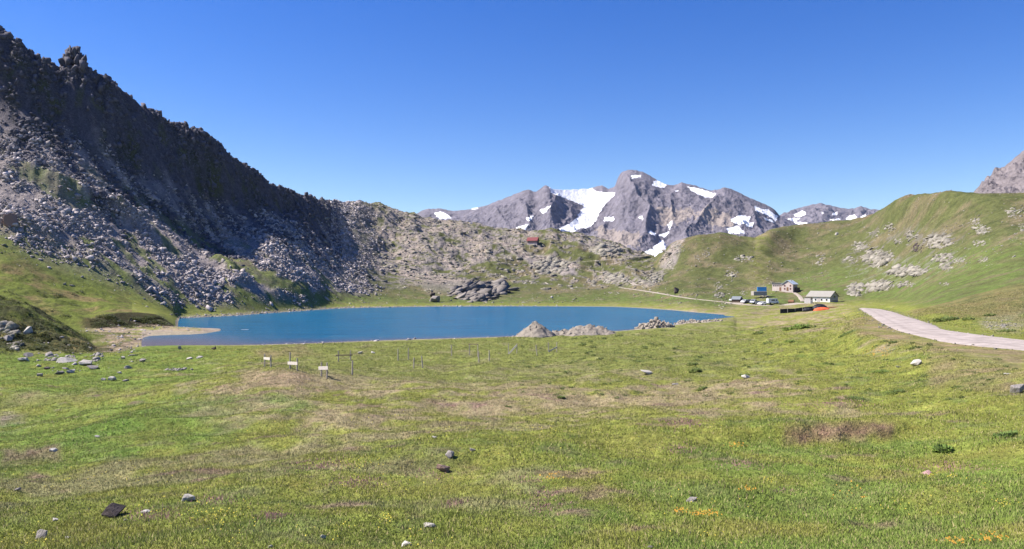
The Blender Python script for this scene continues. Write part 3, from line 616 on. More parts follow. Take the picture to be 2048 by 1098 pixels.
# stones along the water and on the flat by the left hillock
W4 = (np.exp(-((DG-CD[11][:, None]-1.0)/2.2)**2)*(T > 10.6)*(PXG > 355)*(PXG < 1420)*sst(1150, 800, PXG)*3 + spit*.35*sst(420, 330, PXG)
      + np.exp(-((DG-CD[6][:, None]+1)/1.6)**2)*(PXG > 520)*(PXG < 1300)*.35 + sst(5.2, 5.9, T+.6*nB)*sst(6.6, 6.2, T)*sst(330, 240, PXG)*(PXG > 60)*.3)
n = 2600
p, i, j = scatter(W4, n); s = lognorm(n, .15, 1.0, 2.4)
v, f = merge_rocks(p, s[:, None]*rng.uniform(.6, 1.2, (n, 3))*np.array([1.1, .9, .6])*.6, rng.random(n)*6.28, rng.normal(0, .3, n), rng.normal(0, .3, n))
kind(npmesh('shore_stones', v, f, M_SCREE), 'stuff', 'small stones along the edge of the lake')
# gravel spilled along the road edges
k_ = rng.integers(0, 140, 900); sd2 = rng.random(900) < .5; e_ = np.where(sd2[:, None], RLs[k_], RRs[k_])+rng.normal(0, .45, (900, 3))*np.array([1, 1, 0]); e_ = e_[e_[:, 1] > 12]
n = len(e_); s = lognorm(n, .05, .32, 2.2); e_[:, 2] = gz(e_[:, 0], e_[:, 1])
v, f = merge_rocks(e_+np.stack([s*0, s*0, s*.2], 1), s[:, None]*rng.uniform(.6, 1.2, (n, 3))*np.array([1.1, .9, .6])*.6, rng.random(n)*6.28, rng.normal(0, .3, n), rng.normal(0, .3, n))
kind(npmesh('road_gravel', v, f, M_SLAB), 'stuff', 'loose gravel along the edges of the road')
# crags on the ridge
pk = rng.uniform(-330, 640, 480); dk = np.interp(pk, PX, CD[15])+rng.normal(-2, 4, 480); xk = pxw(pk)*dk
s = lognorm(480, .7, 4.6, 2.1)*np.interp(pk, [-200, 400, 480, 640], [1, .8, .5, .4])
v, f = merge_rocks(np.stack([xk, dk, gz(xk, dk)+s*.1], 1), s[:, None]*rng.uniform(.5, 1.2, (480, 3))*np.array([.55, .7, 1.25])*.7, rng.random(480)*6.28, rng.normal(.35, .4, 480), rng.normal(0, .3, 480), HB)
kind(npmesh('ridge_crags', v, f, M_CRAG_SHADE), 'stuff', 'jagged dark crags along the crest of the left ridge')
def pinnacle(outline, d, nn, label, smin, smax):
    """outline: (row, px left, px right) from the top down"""
    rows = np.array([o[0] for o in outline], float); P_, S_ = [], []
    for k in range(nn):
        r = rows[0]+(rows[-1]-rows[0])*rng.random()**.8
        l, rr = np.interp(r, rows, [o[1] for o in outline]), np.interp(r, rows, [o[2] for o in outline])
        sz = rng.uniform(smin, smax); hp = min(sz*F/d*.36, (rr-l)*.5)
        sz = hp*d/F/.36
        q = rng.uniform(l+hp, rr-hp) if rr-l > 2*hp else (l+rr)/2
        r2 = max(r, rows[0]+sz*F/d*.55); dd = d+rng.normal(0, 1.6)
        P_.append((pxw(q)*dd, dd, zrow(r2, dd))); S_.append(sz*1.12)
    S_ = np.array(S_); m_ = len(S_)
    v, f = merge_rocks(np.array(P_), S_[:, None]*rng.uniform(.75, 1.1, (m_, 3))*np.array([.5, .55, 1.15])*.75, rng.random(m_)*6.28, rng.normal(.08, .14, m_), rng.normal(0, .14, m_), HB)
    c = v.mean(0); c[2] = v[:, 2].min(); o = npmesh('rock_pinnacle', v-c, f, M_CRAG_SHADE); o.location = c
    return kind(o, None, label, 'rock pinnacle')
pinnacle([(97, 141, 154), (104, 132, 166), (116, 124, 171), (130, 119, 176), (146, 118, 186), (160, 117, 198), (180, 118, 214)], 290, 230, 'tallest dark rock tower standing on the left ridge against the sky', 1.2, 3.4)
pinnacle([(246, 347, 356), (252, 338, 364), (262, 332, 380), (272, 330, 390), (288, 332, 402)], 319, 110, 'pale broad rock tooth halfway down the left ridge', 1.1, 2.6)
pinnacle([(222, 309, 316), (230, 306, 318), (242, 304, 320), (256, 296, 326)], 315, 40, 'thin upright rock spike just above the pale rock tooth', 1.2, 2.2)
pinnacle([(176, 226, 238), (184, 222, 238), (196, 214, 244)], 300, 44, 'small overhanging rock knob right of the tallest tower', 1.2, 2.2)

M_PALE = rock_mat('pale_stone', (.42, .39, .35), .12, (.40, .38, .31), 4); M_DARK = rock_mat('dark_stone', (.075, .06, .058), .15, (.17, .14, .13), 3)
M_BROWN = rock_mat('brown_stone', (.25, .165, .135), .12, (.24, .18, .15), 4); M_PINK = rock_mat('pink_stone', (.38, .235, .22), .1, (.34, .27, .25), 4); M_GREY = rock_mat('grey_stone', (.25, .225, .21), .15, (.26, .25, .2), 3)
def boulder(px, row, wpx, asp, m, label, seed, depth=.8, tilt=.12, name='rock', group=None, yaw=None):
    c = hit(px, row); wd_ = wpx*c.y/F; r = random.Random(seed)
    bm = hull(13, seed, (wd_*.5, wd_*.5*depth, wd_*asp*.62), .8)
    bmesh.ops.bevel(bm, geom=list(bm.edges), offset=wd_*.02, segments=1, affect='EDGES')
    bmesh.ops.triangulate(bm, faces=bm.faces); bmesh.ops.subdivide_edges(bm, edges=list(bm.edges), cuts=1)
    q = r.random()*50
    for v_ in bm.verts:
        k = float(fbm(np.array(v_.co.x/wd_*3.1+q), np.array((v_.co.y+v_.co.z*1.7)/wd_*3.1), 3, seed))
        v_.co *= 1+.1*k
    bmesh.ops.rotate(bm, verts=bm.verts, cent=(0, 0, 0), matrix=Euler((r.gauss(0, tilt), r.gauss(0, tilt), r.uniform(-.5, .5) if yaw is None else yaw)).to_matrix())
    zlo = min(v_.co.z for v_ in bm.verts); zhi = max(v_.co.z for v_ in bm.verts)
    bmesh.ops.translate(bm, verts=bm.verts, vec=(0, 0, -zlo-.22*(zhi-zlo)))
    me = bpy.data.meshes.new(name); bm.to_mesh(me); bm.free(); me.materials.append(m)
    o = link(bpy.data.objects.new(name, me)); o.location = c+Vector((0, wd_*.3, 0)); o.location.z = float(gz(o.location.x, o.location.y))-.01
    return kind(o, None, label, 'rock', group)
ROCKS = [
 (375, 1003, 27, .62, M_PALE, 'pale grey angular rock lying alone right of the black boulder'), (222, 1036, 46, .74, M_DARK, 'black boulder in the lower left grass, darkest stone there'),
 (290, 1026, 24, .3, M_PALE, 'flat pale stone just right of the black boulder'), (248, 1042, 15, .4, M_GREY, 'small stone leaning on the right foot of the black boulder'),
 (108, 1042, 15, .6, M_PALE, 'small whitish stone left of the black boulder'), (78, 1080, 30, .8, M_GREY, 'tall split grey rock near the bottom left corner'),
 (132, 1077, 15, .4, M_PALE, 'little flat stone right of the tall split grey rock'), (885, 944, 31, .6, M_BROWN, 'reddish brown block of rock in the middle foreground grass'),
 (899, 917, 19, .75, M_GREY, 'pointed grey stone standing behind the reddish brown block'), (945, 903, 17, .45, M_GREY, 'low purplish grey stone behind and right of the pointed stone'),
 (858, 1055, 34, .2, M_PALE, 'long thin pale stone lying flat near the bottom centre'), (811, 1093, 26, .45, M_PALE, 'white wedge of stone at the bottom edge left of centre'),
 (645, 1077, 13, .7, M_PALE, 'small white stone in the grass left of the white wedge'), (540, 1096, 13, .6, M_PALE, 'whitish stone cut by the bottom edge, leftmost of three'), (1300, 1097, 15, .6, M_GREY, 'small dark grey stone cut by the bottom edge right of centre'),
 (1384, 1004, 25, .4, M_GREY, 'flat purplish grey stone behind the orange flowers'), (1859, 950, 23, .4, M_PINK, 'flat pink stone in the right foreground grass'),
 (1841, 729, 30, .4, M_PALE, 'pale beige boulder with flat top below the road bend'), (1799, 735, 11, .5, M_PALE, 'small pale stone left of the beige boulder below the road'),
 (2044, 787, 34, .7, M_GREY, 'grey brown boulder cut by the right edge of the view'), (2021, 748, 20, .3, M_PALE, 'flat pale stone above the boulder at the right edge'),
 (1293, 750, 26, .38, M_PALE, 'white domed rock alone in the middle of the right meadow'), (1351, 770, 15, .35, M_GREY, 'low grey stone below and right of the white domed rock'),
 (1494, 757, 20, .45, M_PALE, 'pale rock half hidden beside a leafy plant in mid meadow'), (192, 875, 13, .45, M_PALE, 'small pale stone in the green hollow at left'),
 (105, 904, 17, .35, M_PALE, 'low whitish stone beside the bare soil patch at left'), (32, 982, 15, .45, M_GREY, 'grey stone near the left edge above the foreground rocks'),
 (868, 877, 11, .5, M_PALE, 'tiny white stone behind the pointed grey stone'),
 (77, 753, 12, .7, M_GREY, 'round grey stone furthest left on the flat green meadow'), (117, 749, 23, .4, M_GREY, 'long dark grey stone on the flat meadow with a pale one at its right'), (137, 747, 19, .4, M_PALE, 'pale stone touching the right end of a long dark grey stone'),
 (92, 739, 12, .55, M_DARK, 'small dark stone on the flat meadow below the left hillock'), (181, 739, 27, .3, M_GREY, 'flat grey slab on the meadow in front of the hillock tip'), (166, 731, 30, .4, M_PALE, 'pale slab leaning at the foot of the left hillock'),
 (125, 726, 42, .3, M_PALE, 'broad pale slab under the dark hillock bank'), (222, 761, 17, .6, M_PALE, 'whitest block on the flat meadow, middle of three in a row'), (204, 761, 13, .55, M_PALE, 'small pale stone left of the whitest meadow block'),
 (249, 763, 13, .45, M_GREY, 'small grey stone right of the whitest meadow block'), (254, 738, 19, .4, M_GREY, 'grey stone in the gravelly grass right of the flat slab'), (236, 747, 13, .35, M_PALE, 'thin pale stone between the flat slab and the white block'),
 (281, 724, 21, .4, M_GREY, 'dark topped stone on the gravelly flat near the sand'), (378, 719, 13, .45, M_PALE, 'white stone on the grass close to the near shore, left of a pair'), (397, 717, 13, .45, M_PALE, 'grey white stone on the near shore grass, right of a pair'),
 (244, 718, 11, .6, M_PALE, 'small upright pale stone by the hillock tip'), (358, 699, 9, .9, M_GREY, 'stubby dark stone standing at the lake edge by the inlet'), (426, 699, 11, .6, M_DARK, 'dark stone on the lake edge right of the inlet'),

 (50, 669, 23, .8, M_PALE, 'pale rock in the hillock bank right of the largest rock face'), (12, 684, 19, .7, M_GREY, 'grey rock under the largest rock face on the hillock'),
 (52, 714, 22, .55, M_GREY, 'grey rock at the hillock foot below the large pale rock'), (42, 723, 26, .35, M_PALE, 'low pale slab on the meadow edge at far left'),
 (721, 708, 14, .4, M_PALE, 'pale flat stone behind the low railed fence frame'), (745, 707, 10, .4, M_PALE, 'small pale stone right of the one behind the fence frame'),
 (866, 605, 26, .55, M_GREY, 'grey boulder topped by a black lump on the far shore'), (1103, 599, 9, .6, M_PALE, 'lone pale boulder on the green far shore meadow'),
 (14, 456, 30, .9, M_BROWN, 'rust brown boulder standing out in the scree at the left edge'), (1675, 470, 9, .8, M_PALE, 'lone white boulder high on the green hill shoulder'),
 (1356, 586, 16, .9, M_DARK, 'dark upright boulder beside the far track'),
]
for k, r_ in enumerate(ROCKS): boulder(*r_, seed=900+k)
HROCKS = [(189, 716, 34, 20, 7, 'rounded grey rocks under the tip of the left hillock'), (102, 716, 36, 16, 7, 'pale jutting rocks at the foot of the left hillock'), (30, 692, 36, 26, 9, 'large pale rock group low on the left hillock slope'),
 (4, 664, 56, 46, 14, 'largest pale rock face sticking out of the left hillock at the edge'), (140, 716, 34, 10, 7, 'pale broken stones along the foot of the dark hillock bank')]
o = boulder(865, 597, 13, .7, M_DARK, 'black rounded lump perched on the far shore boulder', 977); o.location.z += .9

# ------------------------------------------------------------------ outcrops: tilted slabs that break through the turf
def outcrop(px, row, wpx, hpx, nn, label, m=M_SLAB, slab=(1.3, .75, .55), big=.34, dmin=90, name='rock_outcrop'):
    P_, S_ = [], []; nn = int(nn*3.2); sc_ = lognorm(nn, .22, 1.0, 1.7)
    for k in range(nn):
        a = rng.random()*6.28; q = rng.random()**.6*(1-.35*sc_[k])
        c = hit(px+q*math.cos(a)*wpx*.55, row+q*math.sin(a)*hpx*.55, dmin); sz = max(.3, sc_[k]*big*max(min(wpx, hpx*2.2), 6)*c.y/F)
        P_.append((c.x, c.y+sz*.3, c.z-sz*.1)); S_.append(sz)
    S_ = np.array(S_); nn = len(S_)
    v, f = merge_rocks(np.array(P_), S_[:, None]*rng.uniform(.6, 1.2, (nn, 3))*np.array(slab)*.75, rng.normal(.1, .3, nn), rng.normal(-.35, .16, nn), rng.normal(.25, .2, nn), HB)
    # pieces that stand apart become parts of the outcrop
    pid = np.arange(len(v)); 
    def find(k):
        while par[k] != k: par[k] = par[par[k]]; k = par[k]
        return k
    e0 = np.concatenate([f[:, :2], f[:, 1:]]); vp = np.arange(len(v))
    for _ in range(12):
        mn = np.minimum(vp[e0[:, 0]], vp[e0[:, 1]]); np.minimum.at(vp, e0[:, 0], mn); np.minimum.at(vp, e0[:, 1], mn)
    ids, lab = np.unique(vp, return_inverse=True); n_p = len(ids); par = list(range(n_p))
    lo = np.array([v[lab == k].min(0) for k in range(n_p)]); hi = np.array([v[lab == k].max(0) for k in range(n_p)])
    sh_ = (hi-lo)*.14; lo = lo+sh_; hi = hi-sh_
    for k in range(n_p):
        for q in np.where((lo <= hi[k]).all(1) & (hi >= lo[k]).all(1))[0]: par[find(int(q))] = find(k)
    root = np.array([find(k) for k in range(n_p)])[lab]; gs, cnt = np.unique(root, return_counts=True); main_ = gs[cnt.argmax()]
    def piece(msk, nm):
        mp = np.cumsum(msk)-1; vv = v[msk]; ff = mp[f[msk[f[:, 0]]]]; c = vv.mean(0); o_ = npmesh(nm, vv-c, ff, m); o_.location = c; return o_
    o = piece(root == main_, name)
    for g_ in gs:
        if g_ != main_:
            ch = piece(root == g_, 'slab'); ch.parent = o; ch.location = ch.location-o.location
    return kind(o, None, label, 'rock outcrop')
OUT = [
 (1643, 520, 26, 34, 16, 'narrow pale outcrop running up the slope left of the main crags'), (1704, 519, 30, 14, 9, 'small pale slab below the left end of the hill crags'),
 (1757, 514, 66, 44, 44, 'largest pale outcrop in the middle of the right hill'), (1722, 492, 40, 20, 16, 'broken grey outcrop above left of the largest outcrop'), (1750, 466, 22, 18, 9, 'upper left pale knob on the right hill'),
 (1781, 455, 26, 22, 10, 'topmost pair of pale slabs on the right hill'), (1826, 472, 30, 26, 14, 'pale leaning slab high in the centre of the right hill'), (1797, 482, 24, 14, 10, 'small outcrop between the top slabs and the dark cleft'),
 (1880, 482, 64, 32, 34, 'long grey outcrop right of the dark cleft on the right hill'), (1888, 516, 44, 20, 20, 'lower pale outcrop beneath the long grey one'), (1818, 541, 92, 24, 44, 'wide low outcrop across the foot of the right hill crags'),
 (1893, 533, 34, 16, 14, 'squat beige outcrop at the right end of the lower crags'), (1917, 521, 26, 12, 10, 'shadowed small outcrop right of the beige one'), (1952, 446, 24, 28, 13, 'upper right outcrop near the smooth hilltop'),
 (1966, 460, 36, 20, 14, 'pale slabs just below the upper right outcrop'), (1960, 487, 30, 16, 11, 'isolated grey outcrop on the right grass slope'), (2030, 425, 40, 22, 15, 'bright rock cut by the right edge under the hilltop'),
 (2044, 452, 16, 24, 8, 'small bright rocks at the right edge below the bright rock'), (1969, 518, 22, 12, 8, 'small twin rocks on the green slope at right'), (1891, 567, 24, 9, 8, 'flat pale outcrop low on the green slope at right'),
 (1712, 580, 48, 30, 34, 'tumbled pale boulders right behind the white barn'), (1760, 571, 64, 26, 40, 'jumble of pale rocks right of the barn at the hill foot'), (1812, 569, 40, 14, 18, 'right tail of the rock jumble at the hill foot'),
 (1490, 518, 52, 16, 22, 'pale fan of rock on the slope above the blue container'), (1462, 549, 30, 30, 18, 'thin line of stones running down the middle slope'), (1437, 578, 22, 34, 18, 'rough rocks at the bottom of the stone line'),
 (1411, 507, 18, 18, 10, 'pale rock patch on the green knoll, right of a pair'), (1396, 516, 14, 12, 7, 'pale rock patch on the green knoll, left of a pair'), (1356, 495, 30, 26, 22, 'rocky crown at the steep left end of the green knoll'),
 (1343, 524, 26, 44, 34, 'steep pale cliff at the left edge of the green knoll'), (1306, 556, 44, 26, 34, 'pale rocky rib above the switchback of the track'), (1458, 586, 16, 16, 9, 'pale boulder group left of the blue container'), (1487, 586, 16, 12, 8, 'small boulders just left of the container base'),
 (1438, 591, 26, 12, 12, 'boulders beside the track above the parked cars'), (1525, 594, 34, 12, 14, 'grey boulders under the blue container'),
 (1100, 532, 84, 34, 46, 'bare grey whaleback slab on the middle hill below the red hut'), (1210, 502, 74, 26, 34, 'bare tilted slab high on the right of the middle hill'), (1000, 553, 60, 10, 14, 'thin pale slab line in the middle hill grass'), (997, 518, 14, 14, 5, 'single big pale boulder on the grass left of the grey slab'),
 (1060, 565, 40, 12, 10, 'low pale slabs on the brown grass above the far shore'), (1230, 558, 70, 24, 34, 'pale rock steps beside the switchback track'), (1225, 586, 40, 8, 8, 'stones scattered on the far meadow right of centre'),
 (356, 739, 60, 6, 12, 'low row of grey stones in the flat green meadow'), (2004, 650, 84, 20, 16, 'stony grey bank beside the road at the right edge')]
for q in HROCKS: outcrop(*q, m=M_GREY if q[1] > 700 else M_SLAB, dmin=60, big=.4, slab=(1.1, .8, .7))
for q in OUT:
    outcrop(*q, m=M_GREY if 'row of grey' in q[5] else M_SLAB, dmin=20 if q[1] > 700 or q[0] > 1990 and q[1] > 600 else 90, big=.15 if 'row of' in q[5] or 'stony' in q[5] else .3)
outcrop(950, 584, 130, 42, 60, 'big dark whaleback outcrop sloping to the far shore', rock_mat('whaleback_rock', (.19, .17, .155), .3, (.19, .185, .13), .8), (2.0, 1.0, .36), .36)
outcrop(1836, 497, 26, 22, 14, 'dark cleft of black rock in the middle of the right hill crags', M_DARK, (.8, .8, .8), .3)
outcrop(1118, 517, 7, 14, 7, 'dark pointed rock standing on the middle hill by the upper track', M_DARK, (.6, .6, 1.3), .55)

# ------------------------------------------------------------------ gravel heaps on the near shore
M_GRAVEL = rock_mat('heap_gravel', (.27, .235, .195), .2, (.33, .30, .25), 1.6)
def heap(px0, px1, d, humps, wid, label, name='gravel_heap', rough_=.1, stones=70, ss=(.12, .4)):
    """humps: (px, height m, radius m)"""
    xa, xb = pxw(px0)*d, pxw(px1)*d; nx, ny = int((xb-xa)/.16)+2, 44
    gx = np.linspace(xa, xb, nx); gy = np.linspace(d-wid, d+wid, ny); X, Y = np.meshgrid(gx, gy, indexing='ij'); h = np.zeros(X.shape)
    for (p_, hh, rr) in humps:
        c = pxw(p_)*d; dd = np.hypot(X-c, (Y-d)*1.05)/rr*(1+.18*fbm(X*.5, Y*.5, 2, 3)); h = np.maximum(h, hh*np.clip(1-dd, 0, 1)**1.05)
    e = sst(0, .35, h); h = h+e*(fbm(X/1.4, Y/1.4, 4, 12)*rough_*3+fbm(X/.4, Y/.4, 3, 13)*rough_); Zb = gz(X, Y)
    z_ = np.maximum(Zb, 0)-.25+np.where(h > .02, h+.25, 0)
    ii = np.arange(nx)[:, None]*ny+np.arange(ny)[None]; q = np.stack([ii[:-1, :-1], ii[1:, :-1], ii[1:, 1:], ii[:-1, 1:]], -1).reshape(-1, 4)
    k = (h > .02).ravel(); q = q[k[q].any(1)]; V_ = np.stack([X, Y, z_], -1).reshape(-1, 3)
    tri = np.concatenate([q[:, [0, 1, 2]], q[:, [0, 2, 3]]])
    pr = np.clip(h, 0, 9).ravel(); pr = pr**.5*(pr > .1); pr /= pr.sum(); s_ = rng.choice(len(pr), stones, p=pr); sz = lognorm(stones, *ss, 2.2)
    v, f = merge_rocks(V_[s_]+np.stack([sz*0, sz*0, sz*.1], 1), sz[:, None]*rng.uniform(.6, 1.2, (stones, 3))*.7, rng.random(stones)*6, rng.normal(0, .5, stones), rng.normal(0, .5, stones))
    A = np.concatenate([V_, v]); c = np.array([(xa+xb)/2, d, 0]); used = np.unique(tri); mp = np.zeros(len(V_), int); mp[used] = np.arange(len(used))
    o = npmesh(name, np.concatenate([V_[used], v])-c, np.concatenate([mp[tri], f+len(used)]), M_GRAVEL); o.location = c
    return kind(o, None, label, 'gravel heap')
heap(1020, 1120, 145, [(1071, 3.0, 4.0)], 4.2, 'steep cone of pale gravel on the near lake shore')
heap(1095, 1235, 147, [(1112, 1.1, 2.4), (1130, 1.3, 2.8), (1160, 2.0, 4.4), (1178, 2.1, 4.4), (1198, 1.8, 3.6)], 4.6, 'long lumpy gravel mound right of the gravel cone', rough_=.12, stones=110)
heap(1262, 1352, 165, [(1292, 1.2, 2.6), (1312, 1.9, 2.8), (1330, 1.2, 2.3)], 3.4, 'heap of broken stones on the shore furthest right', 'stone_heap', .2, 260, (.3, .95))
heap(1345, 1450, 186, [(1365, .6, 2.4), (1385, .8, 2.8), (1410, .6, 2.4), (1432, .4, 2)], 3, 'low bank of grey stones ending at the lake tip', 'stone_heap', .15, 200, (.25, .8))

# ------------------------------------------------------------------ small mesh kit
class MB:
    def __init__(s): s.bm = bmesh.new()
    def box(s, c, d, rot=None, bev=0):
        g = bmesh.ops.create_cube(s.bm, size=1)['verts']; M = Matrix.Translation(c) @ (rot.to_matrix().to_4x4() if rot else Matrix()) @ Matrix.Diagonal((*d, 1))
        bmesh.ops.transform(s.bm, matrix=M, verts=g)
        if bev: bmesh.ops.bevel(s.bm, geom=list({e for v in g for e in v.link_edges}), offset=bev, segments=1, affect='EDGES')
        return s
    def cyl(s, a, b, r0, r1=None, n=10):
        a, b = Vector(a), Vector(b); d = b-a
        g = bmesh.ops.create_cone(s.bm, cap_ends=True, segments=n, radius1=r0, radius2=r0 if r1 is None else r1, depth=d.length)['verts']
        bmesh.ops.transform(s.bm, matrix=Matrix.Translation((a+b)/2) @ d.to_track_quat('Z', 'Y').to_matrix().to_4x4(), verts=g); return s
    def prism(s, prof, y0, y1, ax='y'):
        f = lambda p, t: (p[0], t, p[1]) if ax == 'y' else (t, p[0], p[1])
        a = [s.bm.verts.new(f(p, y0)) for p in prof]; b = [s.bm.verts.new(f(p, y1)) for p in prof]; n = len(prof)
        s.bm.faces.new(a); s.bm.faces.new(b[::-1])
        for k in range(n): s.bm.faces.new((a[k], b[k], b[(k+1) % n], a[(k+1) % n]))
        bmesh.ops.recalc_face_normals(s.bm, faces=s.bm.faces); return s
    def build(s, name, m, parent=None, label=None):
        me = bpy.data.meshes.new(name); s.bm.normal_update(); s.bm.to_mesh(me); s.bm.free(); me.materials.append(m)
        o = link(bpy.data.objects.new(name, me)); o.parent = parent
        if label: o['label'] = label
        return o
def thing(name, label, cat, loc, rz=0, group=None):
    o = link(bpy.data.objects.new(name, None)); o.empty_display_size = .3
    o.location = loc; o.rotation_euler = (0, 0, rz); return kind(o, None, label, cat, group)
def copy_tree(o, parent=None):
    c = o.copy(); link(c)
    if parent: c.parent = parent
    for ch in o.children: copy_tree(ch, c)
    return c
M_WOOD = plain_mat('weathered_wood', (.38, .33, .28), .9, .1, 14, .35); M_BOARD = plain_mat('pale_board', (.47, .43, .39), .8, .15, 9, .15)
M_DWOOD = plain_mat('dark_old_wood', (.09, .07, .055), .9, .1, 12, .3); M_WHITE = plain_mat('white_render', (.72, .70, .67), .9, .1, 1.2, .12)
M_GABLE = plain_mat('grey_plaster_and_gable_shade', (.42, .395, .39), .9, .1, 1.5, .15); M_PINKW = plain_mat('pinkish_render', (.52, .44, .41), .9, .1, 1.4, .15)
M_ROOFP = plain_mat('pale_metal_roof', (.27, .255, .23), .85, .15, 2, .1); M_ROOFB = plain_mat('blue_grey_metal_roof', (.45, .52, .60), .45, .5, 2, .1)
M_ROOFD = plain_mat('slate_roof', (.16, .18, .20), .7, .3, 4, .2); M_GLASS = plain_mat('dark_window_glass', (.03, .035, .045), .15, .5, 2, .1, bmp=0)
M_RED = plain_mat('red_tin_roof', (.18, .04, .045), .7, .3, 2, .15); M_REDW = plain_mat('red_shutters', (.35, .07, .05), .7, .2, 3, .1); M_BLUE = plain_mat('blue_container_paint', (.035, .22, .48), .55, .4, 2, .12)
M_CONC = plain_mat('stone_base', (.33, .30, .28), .9, .1, 3, .2); M_BLACK = plain_mat('black_tarp', (.02, .021, .026), .6, .3, 5, .4); M_ORANGE = plain_mat('orange_tarp', (.62, .12, .05), .7, .2, 5, .2)
M_TYRE = plain_mat('tyre_rubber', (.02, .02, .02), .9, .1, 8, .2); M_BRW = plain_mat('brown_wood', (.22, .12, .07), .85, .15, 6, .25)

# ------------------------------------------------------------------ fence frames and posts by the lake
def post_bm(x, h, lean=(0, 0), r=.065):
    mb = MB(); mb.cyl((x, 0, -.35), (x+lean[0], lean[1], h), r*1.05, r*.85, 8)
    top = [v for v in mb.bm.verts if v.co.z > h*.5]
    for v in top: v.co += Vector((0, 0, random.uniform(-.025, .025)))
    return mb
def px_len(p, d): return p*d/F
def frame(a, b, label, board=None, diag=None, bm_=M_BOARD, bw=.11):
    """a,b: (px, base row, top row) of the two posts"""
    A, B = hit(a[0], a[1]), hit(b[0], b[1]); dy = (A.y+B.y)/2; A.y = A.y*.5+dy*.5; B.y = B.y*.5+dy*.5
    A.x = pxw(a[0])*A.y; B.x = pxw(b[0])*B.y; A.z = float(gz(A.x, A.y)); B.z = float(gz(B.x, B.y))
    t = thing('rail_fence', label, 'fence', A); V_ = B-A; ang = math.atan2(V_.y, V_.x); L = math.hypot(V_.x, V_.y); t.rotation_euler.z = ang
    ha = ZC-(a[2]-YH)*A.y/F-A.z; hb = ZC-(b[2]-YH)*B.y/F-B.z
    post_bm(0, ha).build('post', M_WOOD, t); o = post_bm(0, hb, (.03, 0)).build('post', M_WOOD, t); o.location = (L, 0, V_.z)
    if board:
        z0 = board[0]*ha; z1 = V_.z+board[1]*hb; th = math.atan2(z1-z0, L); e = board[2] if len(board) > 2 else .12
        MB().box((L/2, -.075, (z0+z1)/2), (L/math.cos(th)+2*e, .03, board[3] if len(board) > 3 else .2), Euler((0, -th, 0)), .006).build('board', bm_, t)
    return t
frame((529.4, 732, 708), (541.6, 735, 710), 'fence frame with white board, leftmost of the three on the bare mound', (.68, .74, .1, .22))
frame((580, 736, 705), (594, 743, 716), 'fence frame with white board, middle of the three on the bare mound', (.36, .58, .3, .24))
frame((643, 752, 724), (653.7, 759, 725), 'fence frame with white board, nearest and rightmost of the three', (.58, .66, .3, .26))
frame((677, 722, 702), (701, 722, 700.5), 'dark weathered fence frame with a low rail behind the mound', (.6, .55, .35, .12), bm_=M_DWOOD)
frame((939, 709, 688), (955.6, 714, 688), 'fence frame with a thin rail across its top in mid row', (.98, .98, .25, .09), bm_=M_DWOOD)
frame((1017, 707, 687), (1033.5, 707, 687), 'fence frame with a long pale diagonal board, middle right', (-.04, .82, .05, .2))
frame((1097, 704, 684.5), (1113.4, 704, 684), 'rightmost fence frame with a short pale diagonal board', (.05, .5, .02, .17))
def single(px, base, top, label, lean=0):
    c = hit(px, base); h = ZC-(top-YH)*c.y/F-c.z
    o = post_bm(0, h, (lean, 0)).build('fence_post', M_WOOD); o.location = c; return kind(o, None, label, 'fence post')
for q in ((704.5, 750, 721, 'lone wooden post nearest the viewer right of the white board frames', .02), (796, 721, 697.5, 'grey post, left one of the far pair in the middle of the fence line', 0), (816.6, 719, 695.6, 'grey post, right one of the far pair in the middle of the fence line', .03),
          (827, 737, 715, 'grey post, left one of the near pair in front of the far pair', .06), (846, 736, 712, 'leaning post, right one of the near pair in front of the far pair', -.14), (903.8, 712, 690, 'slightly leaning post left of the top railed frame', -.07),
          (958, 725, 703, 'near post in front of the top railed frame', -.05), (978.4, 722, 701, 'near post between the top railed frame and the diagonal board', 0), (1075, 711, 690, 'post leaning left between the two diagonal board frames', -.2)): single(*q)

# ------------------------------------------------------------------ buildings
def window(parent, c, wd, ht, nrm, frame_m=M_WHITE, fr=.07):
    """c on the wall face; nrm 'x-','x+','y-'"""
    s_ = {'y-': (1, 0, -1), 'y+': (1, 0, 1), 'x-': (0, 1, -1), 'x+': (0, 1, 1)}[nrm]; off = .03*s_[2]
    D_ = (wd, .06, ht) if s_[0] else (.06, wd, ht); P_ = (c[0], c[1]+off, c[2]) if s_[0] else (c[0]+off, c[1], c[2])
    f = MB()
    for dz in (-ht/2-fr/2, ht/2+fr/2): f.box((P_[0], P_[1], P_[2]+dz), (wd+2*fr, .09, fr) if s_[0] else (.09, wd+2*fr, fr))
    for dx in (-wd/2-fr/2, wd/2+fr/2): f.box((P_[0]+dx, P_[1], P_[2]) if s_[0] else (P_[0], P_[1]+dx, P_[2]), (fr, .085, ht) if s_[0] else (.085, fr, ht))
    o = f.build('window', frame_m, parent); MB().box(P_, D_).build('pane', M_GLASS, o); return o
def door(parent, c, wd, ht, nrm, m):
    s_ = {'y-': (1, 0, -1), 'x-': (0, 1, -1), 'x+': (0, 1, 1)}[nrm]; off = .03*s_[2]
    P_ = (c[0], c[1]+off, c[2]+ht/2) if s_[0] else (c[0]+off, c[1], c[2]+ht/2)
    return MB().box(P_, (wd, .08, ht) if s_[0] else (.08, wd, ht), None, .01).build('door', m, parent)
